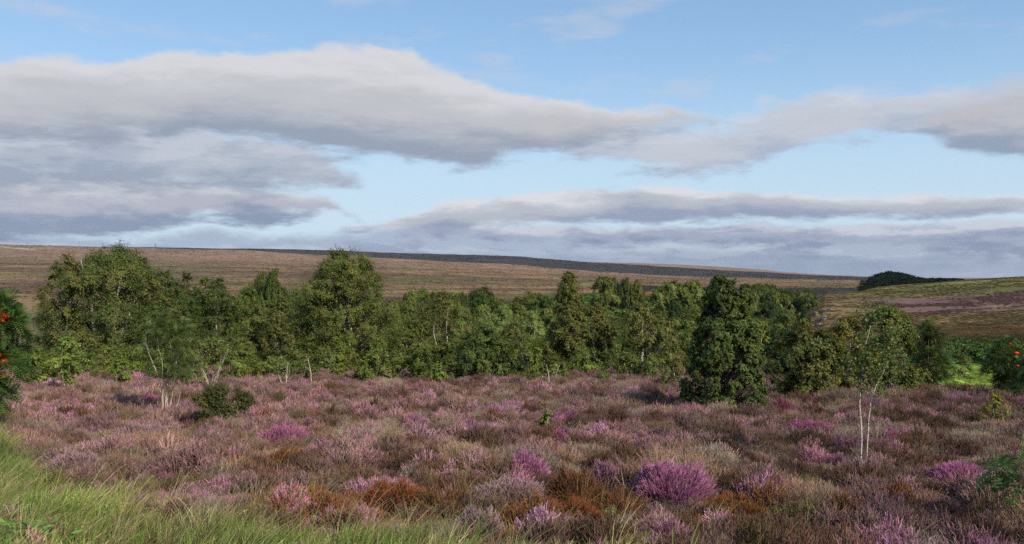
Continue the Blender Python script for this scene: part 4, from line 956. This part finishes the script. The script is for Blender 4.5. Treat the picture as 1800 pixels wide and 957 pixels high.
# green weeds in front
def weed(px, py, hpx, wpx, label, cols=((.16, .24, .06), (.20, .28, .09)), seed=1):
    Y = depth_of(py); x = xy(px, Y); r = np.random.default_rng(seed); H = hpx / F * Y; W = wpx / F * Y; root = empty('green_weed', (x, Y, gz(x, Y) - .02), label, 'plant', 'green weeds')
    T = MB(); C = MB()
    for s in range(4):
        a = r.uniform(0, 6.28); e = np.array([W * .3 * math.cos(a), W * .3 * math.sin(a), H * r.uniform(.75, 1)]); tube(T, np.linspace([0, 0, 0], e, 5), np.linspace(.005, .002, 5), 4, (.12, .16, .05, 1))
        M = 130; t = r.uniform(.15, 1, M); c = e * t[:, None] + r.normal(0, W * .08, (M, 3)); d = unit(rand_dir(M, r) + np.array([0, 0, .5])); col = np.array(cols)[r.integers(0, len(cols), M)] * r.uniform(.8, 1.3, (M, 1))
        L = .018 * (1.3 - t * .7); leaf_quads(C, c + d * L[:, None], unit(rand_dir(M, r) + np.array([0, -.3, .5])), d, L, L * .38, np.concatenate([col, np.ones((M, 1))], 1))
    T.build('stem', M_LEAF, root); C.build('foliage', M_LEAF, root)
weed(522, 905, 58, 34, 'taller green weed in front of the rusty orange heather', seed=1)
weed(553, 888, 52, 24, 'slim green weed beside the taller one in the rusty heather', seed=2)
weed(1070, 930, 56, 34, 'bright green weed in the gap between the pink heather bushes', seed=3)
weed(262, 850, 34, 26, 'small green weed at the edge of the straw grass', seed=4)
weed(75, 862, 60, 50, 'thistle like green plant in the straw grass on the left', seed=6)
def dock():
    Y = 7.7; x = xy(40, Y); r = np.random.default_rng(9); root = empty('broadleaf_plant', (x, Y, gz(x, Y)), 'broad leaved green plant in the grass at the lower left corner', 'plant'); C = MB()
    for s in range(150):
        a = r.uniform(0, 6.28); L = r.uniform(.05, .13); d = unit(np.array([[math.cos(a), math.sin(a), r.uniform(.4, 2)]])); b = np.array([[r.normal(0, .15), r.normal(0, .08), r.uniform(.05, .34)]])
        leaf_quads(C, b + d * L / 2, unit(np.array([[r.normal(0, .4), -.5, 1.]])), d, L / 2, L * .17, np.array([[.17, .28, .06, 1]]) * r.uniform(.7, 1.3))
    C.build('foliage', M_LEAF, root)
dock()

# ------------------------------------------------------------------ wood in the valley: prototypes, then one object per tree
def far_protos():
    out = {}
    spec = {'round': ('dome', MD + SI, 2), 'dark': ('dome', DK, 2), 'oval': ('oval', OL + SI, 2), 'willow': ('wide', SI + LT, 2), 'oak': ('wide', DB, 1), 'spire': ('spire', DK + MD, 1)}
    for key, (kind, cols, num) in spec.items():
        for j in range(num):
            r = np.random.default_rng(500 + len(out) * 7 + j * 31 + len(key))
            T, C, _, _, BR = grow(r, 1.0, 1.0, .06, kind, 120, 16, 30, .0215 if key != 'willow' else .018, cols, trunk_r=.022, stems=2, puff=.13, lobe=.2, yellow=.02, shell=.7)
            tm = T.mesh('trunk'); tm.materials.append(M_BARK if key in ('oak', 'willow', 'dark') else M_BIRCH); cm = C.mesh('crown'); cm.materials.append(M_LEAF_FAR)
            bm_ = BR.mesh('branches'); bm_.materials.append(M_BARK); out.setdefault(key, []).append((tm, bm_, cm))
    return out
PROTO = far_protos()
far_r = np.random.default_rng(99)
def far_tree(key, px, top, wpx, Y, label, group, hmin=2.2):
    x = xy(px, Y); z0 = gz(x, Y); H = max(CAMZ - (top - HOR) / F * Y - z0, hmin); W = wpx / F * Y
    tm, bm_, cm = PROTO[key][int(far_r.integers(0, len(PROTO[key])))]
    root = empty({'willow': 'willow_tree', 'oak': 'oak_tree'}.get(key, 'birch_tree'), (x, Y, z0 - .1), label, 'tree', group, far_r.uniform(0, 6.28))
    root.scale = (W * 1.3, W * 1.3, H * 1.04)
    for nm, me in (('trunk', tm), ('branches', bm_), ('crown', cm)):
        o = bpy.data.objects.new(nm, me); COL.objects.link(o); o.parent = root
    return root

NAMED = [
    ('dark', 372, 489, 100, 58, 'dark rounded tree right of the broad dark birch shoulder'), ('round', 440, 500, 96, 62, 'rounded green tree midway between the two biggest birches'),
    ('oval', 498, 522, 70, 58, 'olive tree tight against the left flank of the big domed birch'), ('round', 325, 515, 80, 57, 'green tree filling the gap below the sloping birch shoulder'),
    ('dark', 480, 483, 44, 112, 'small dark tree top above the wood left of the big domed birch'), ('dark', 458, 488, 34, 116, 'smaller dark tree top just left of the first small dark one'),
    ('oval', 778, 511, 128, 60, 'broad olive tree above the glossy dark bush'), ('round', 722, 556, 80, 56, 'mid green tree beside the right flank of the big domed birch'),
    ('willow', 884, 537, 84, 84, 'pale grey green willow, lightest crown in the middle of the wood'), ('willow', 936, 545, 66, 82, 'lower pale willow between the lightest crown and the pointed birch'),
    ('willow', 850, 547, 60, 88, 'pale willow partly behind the broad olive tree'), ('oval', 905, 566, 86, 60, 'olive tree below the pale willows'),
    ('oval', 1160, 552, 86, 56, 'olive tree right of the forked white trunk'), ('round', 1062, 489, 40, 232, 'taller birch of the small group on the far green slope'),
    ('dark', 1078, 490, 22, 236, 'narrow birch against the taller one on the far green slope'), ('dark', 1100, 492, 26, 234, 'round dark tree alone on the far green slope'),
    ('oval', 1121, 493, 24, 238, 'last small tree of the group on the far green slope'), ('round', 1180, 497, 60, 172, 'pale topped birch at the start of the right-hand wood'),
    ('round', 1218, 499, 56, 178, 'birch next in the right-hand wood, beside the pale topped one'), ('dark', 1266, 490, 52, 205, 'dark tree just behind the tip of the cone shaped birch'),
    ('oak', 1184, 532, 40, 118, 'round blackish green tree below the right-hand wood'), ('oak', 1196, 570, 92, 84, 'wide blackish green oak left of the cone shaped birch'),
    ('round', 1158, 512, 56, 146, 'drooping birch with pale limbs below the pale topped one'), ('oval', 1222, 540, 52, 120, 'olive tree between the blackish tree and the cone shaped birch'),
    ('oak', 1352, 531, 62, 112, 'dark oak just right of the cone shaped birch'), ('round', 1385, 545, 78, 62, 'mid green tree above the rounded birch thicket'),
    ('oak', 1411, 541, 22, 125, 'small dark bush tree below the rocky outcrop'), ('round', 1330, 560, 60, 44, 'green tree against the right side of the cone shaped birch'),
    ('oak', 1378, 575, 60, 40, 'blackish green tree in the gap behind the rounded birch thicket'),
]
KINDS_ = {'dark': ('dome', DK), 'round': ('dome', MD), 'oval': ('oval', OL), 'willow': ('wide', [(.15, .2, .07), (.12, .165, .06)]), 'oak': ('wide', DB)}
for key, px, top, w, Y, label in NAMED:
    if Y > 70 and key != 'willow': far_tree(key, px, top, w, Y, label, None); continue
    kd, cl = KINDS_[key]
    plant(px, Y, top, w * 1.12, label, 'tree', name={'oak': 'oak_tree', 'willow': 'willow_tree'}.get(key, 'birch_tree'), kind=kd, npuff=110, ntwig=16, nleaf=22, leaf=.075, cols=cl, base=.04, trunk_r=.09, stems=2, puff=.14, lobe=.18, yellow=.03)
r = far_r
for i in range(26):                                # hillside copse, right of centre
    t = (i % 13) / 12; px = 1312 + 108 * t + r.normal(0, 4); top = 497 + 3 * t + 20 * t * t + r.uniform(0, 6) + (i // 13) * 9; Y = 262 - 45 * (i // 13) + r.uniform(-8, 8)
    far_tree('dark' if r.uniform() < .6 else 'round', px, top, r.uniform(24, 36), Y, 'one of the trees of the rounded copse on the far hillside', 'copse on the far hillside', 4)
for i in range(30):                                # dark plantation on the skyline, behind the hill
    t = i / 29; px = 1537 + 150 * t + r.normal(0, 3); top = np.interp(t, [0, .08, .2, .4, .55, .7, 1], [487, 480, 478, 484, 490, 488, 490]) + r.uniform(0, 2); Y = 455 + 60 * r.uniform()
    far_tree('oak', px, top, r.uniform(28, 44), Y, 'one of the dark trees of the plantation on the skyline behind the hill', 'plantation on the skyline', 3)
TOPX = [0, 60, 300, 420, 520, 700, 800, 900, 960, 1040, 1140, 1200, 1300, 1400]
TOPY = [640, 600, 520, 505, 505, 501, 495, 497, 510, 522, 510, 500, 505, 545]
for i in range(190):                               # closed canopy
    Y = 54 * (190 / 54) ** r.uniform(0, 1); px = r.uniform(150, 1370); tt = np.interp(px, TOPX, TOPY)
    top = tt + 92 * (1 - math.log(Y / 54) / math.log(190 / 54)) + r.uniform(-3, 10)
    if 985 < px < 1310 and Y > 110: top += 14
    if 690 < px < 990 and Y < 100: top = max(top, 590)
    if 985 < px < 1150 and Y < 215: top = max(top, 536 + r.uniform(0, 10))
    if 1215 < px < 1345 and Y < 205: top = max(top, 548 + r.uniform(0, 10))
    if 600 < px < 985: top += 5
    w = r.uniform(52, 84) * (1.25 - .5 * math.log(Y / 54) / math.log(190 / 54))
    key = r.choice(['round', 'dark', 'oval', 'round', 'willow', 'spire'], p=[.36, .20, .10, .12, .22, 0])
    far_tree(key, px, top, w, Y, '%s crown, %s rank of valley wood, %s %s' % ({'willow': 'pale grey green', 'dark': 'dark green', 'round': 'mid green', 'oval': 'olive', 'oak': 'blackish green'}[key], 'front' if Y < 75 else 'middle' if Y < 120 else 'back', *[w.replace('before', 'behind') for w in landmark(px)]), 'crowns of the valley wood')

# boulders of the outcrop on the nose of the hill
def rocks():
    import bmesh
    m, t, p, out = new_mat('gritstone'); tc = t.node('ShaderNodeTexCoord'); n = t.noise(tc.outputs['Object'], 2.5, 6, .65)
    c = t.mix(t.smooth(n, .35, .65), (.09, .08, .065, 1), (.28, .26, .235, 1)); t.put(p.inputs['Base Color'], c); p.inputs['Roughness'].default_value = .9
    r = np.random.default_rng(4)
    spots = [(1392 + r.uniform(0, 16), r.uniform(205, 250)) for _ in range(9)] + [(1418 + r.uniform(0, 60), r.uniform(135, 185)) for _ in range(24)]
    for px, Y in spots:
        x = xy(px, Y); s = r.uniform(.25, .8) * Y / 170
        bm = bmesh.new(); bmesh.ops.create_cube(bm, size=1.0); bmesh.ops.subdivide_edges(bm, edges=bm.edges[:], cuts=3, use_grid_fill=True)
        for v in bm.verts: v.co = v.co.lerp(v.co.normalized() * .62, .35) + Vector(r.normal(0, .045, 3))
        me = bpy.data.meshes.new('boulder'); bm.to_mesh(me); bm.free(); me.materials.append(m)
        o = bpy.data.objects.new('boulder', me); COL.objects.link(o); o.location = (x, Y, gz(x, Y) + .1 * s); o.scale = (s * r.uniform(1.1, 2), s * 1.1, s * r.uniform(.6, .95)); o.rotation_euler = (r.normal(0, .2), r.normal(0, .2), r.uniform(0, 6.28))
        tag(o, 'one of the grey boulders scattered over the nose of the hill', 'boulder', 'boulders of the outcrop')
rocks()

# two small masts on the far skyline
def mast(px, Y, h, label):
    x = xy(px, Y); root = empty('mast', (x, Y, gz(x, Y) - 1), label, 'mast'); mb = MB()
    for a in (-1, 1):
        for b in (-1, 1): tube(mb, [(a * 1.2, b * 1.2, 0), (a * .3, b * .3, h)], [.16, .1], 4)
    for k in range(5): z = h * k / 5; w = 1.2 - .9 * k / 5; tube(mb, [(-w, -w, z), (w, -w, z + h / 5)], [.08, .08], 4); tube(mb, [(w, w, z), (-w, w, z + h / 5)], [.08, .08], 4)
    mb.build('lattice', M_GREYBARK, root); c = MB(); tube(c, [(-2.2, 0, h * .82), (2.2, 0, h * .82)], [.2, .2], 4); tube(c, [(-1.5, 0, h), (1.5, 0, h)], [.2, .2], 4); c.build('crossarm', M_GREYBARK, root)
mast(139, 1780, 11, 'tiny mast on the skyline between the two peaks of the broad dark birch')
mast(273, 1780, 9, 'tiny mast on the skyline just past the broad dark birch')

# ------------------------------------------------------------------ summer haze in the air
def build_haze():
    me = bpy.data.meshes.new('haze'); a, z0, z1 = 10500.0, -60.0, 140.0
    zs = [v.co.z for v in bpy.data.objects['ground'].data.vertices]; z0 = min(zs) - 1; z1 = max(max(zs), 60) + 14
    v = [(x, y, z) for z in (z0, z1) for x, y in ((-a, -a), (a, -a), (a, a), (-a, a))]
    me.from_pydata(v, [], [(3, 2, 1, 0), (4, 5, 6, 7), (0, 1, 5, 4), (1, 2, 6, 5), (2, 3, 7, 6), (3, 0, 4, 7)])
    o = bpy.data.objects.new('haze', me); COL.objects.link(o); tag(o, kind='stuff')
    m = bpy.data.materials.new('haze'); m.use_nodes = True; n = m.node_tree.nodes; n.clear()
    out = n.new('ShaderNodeOutputMaterial'); p = n.new('ShaderNodeVolumePrincipled'); p.inputs['Density'].default_value = HAZE; p.inputs['Color'].default_value = (.86, .9, 1, 1); p.inputs['Anisotropy'].default_value = .2
    m.node_tree.links.new(p.outputs[0], out.inputs['Volume']); me.materials.append(m)
HAZE = 0.00005
build_haze()
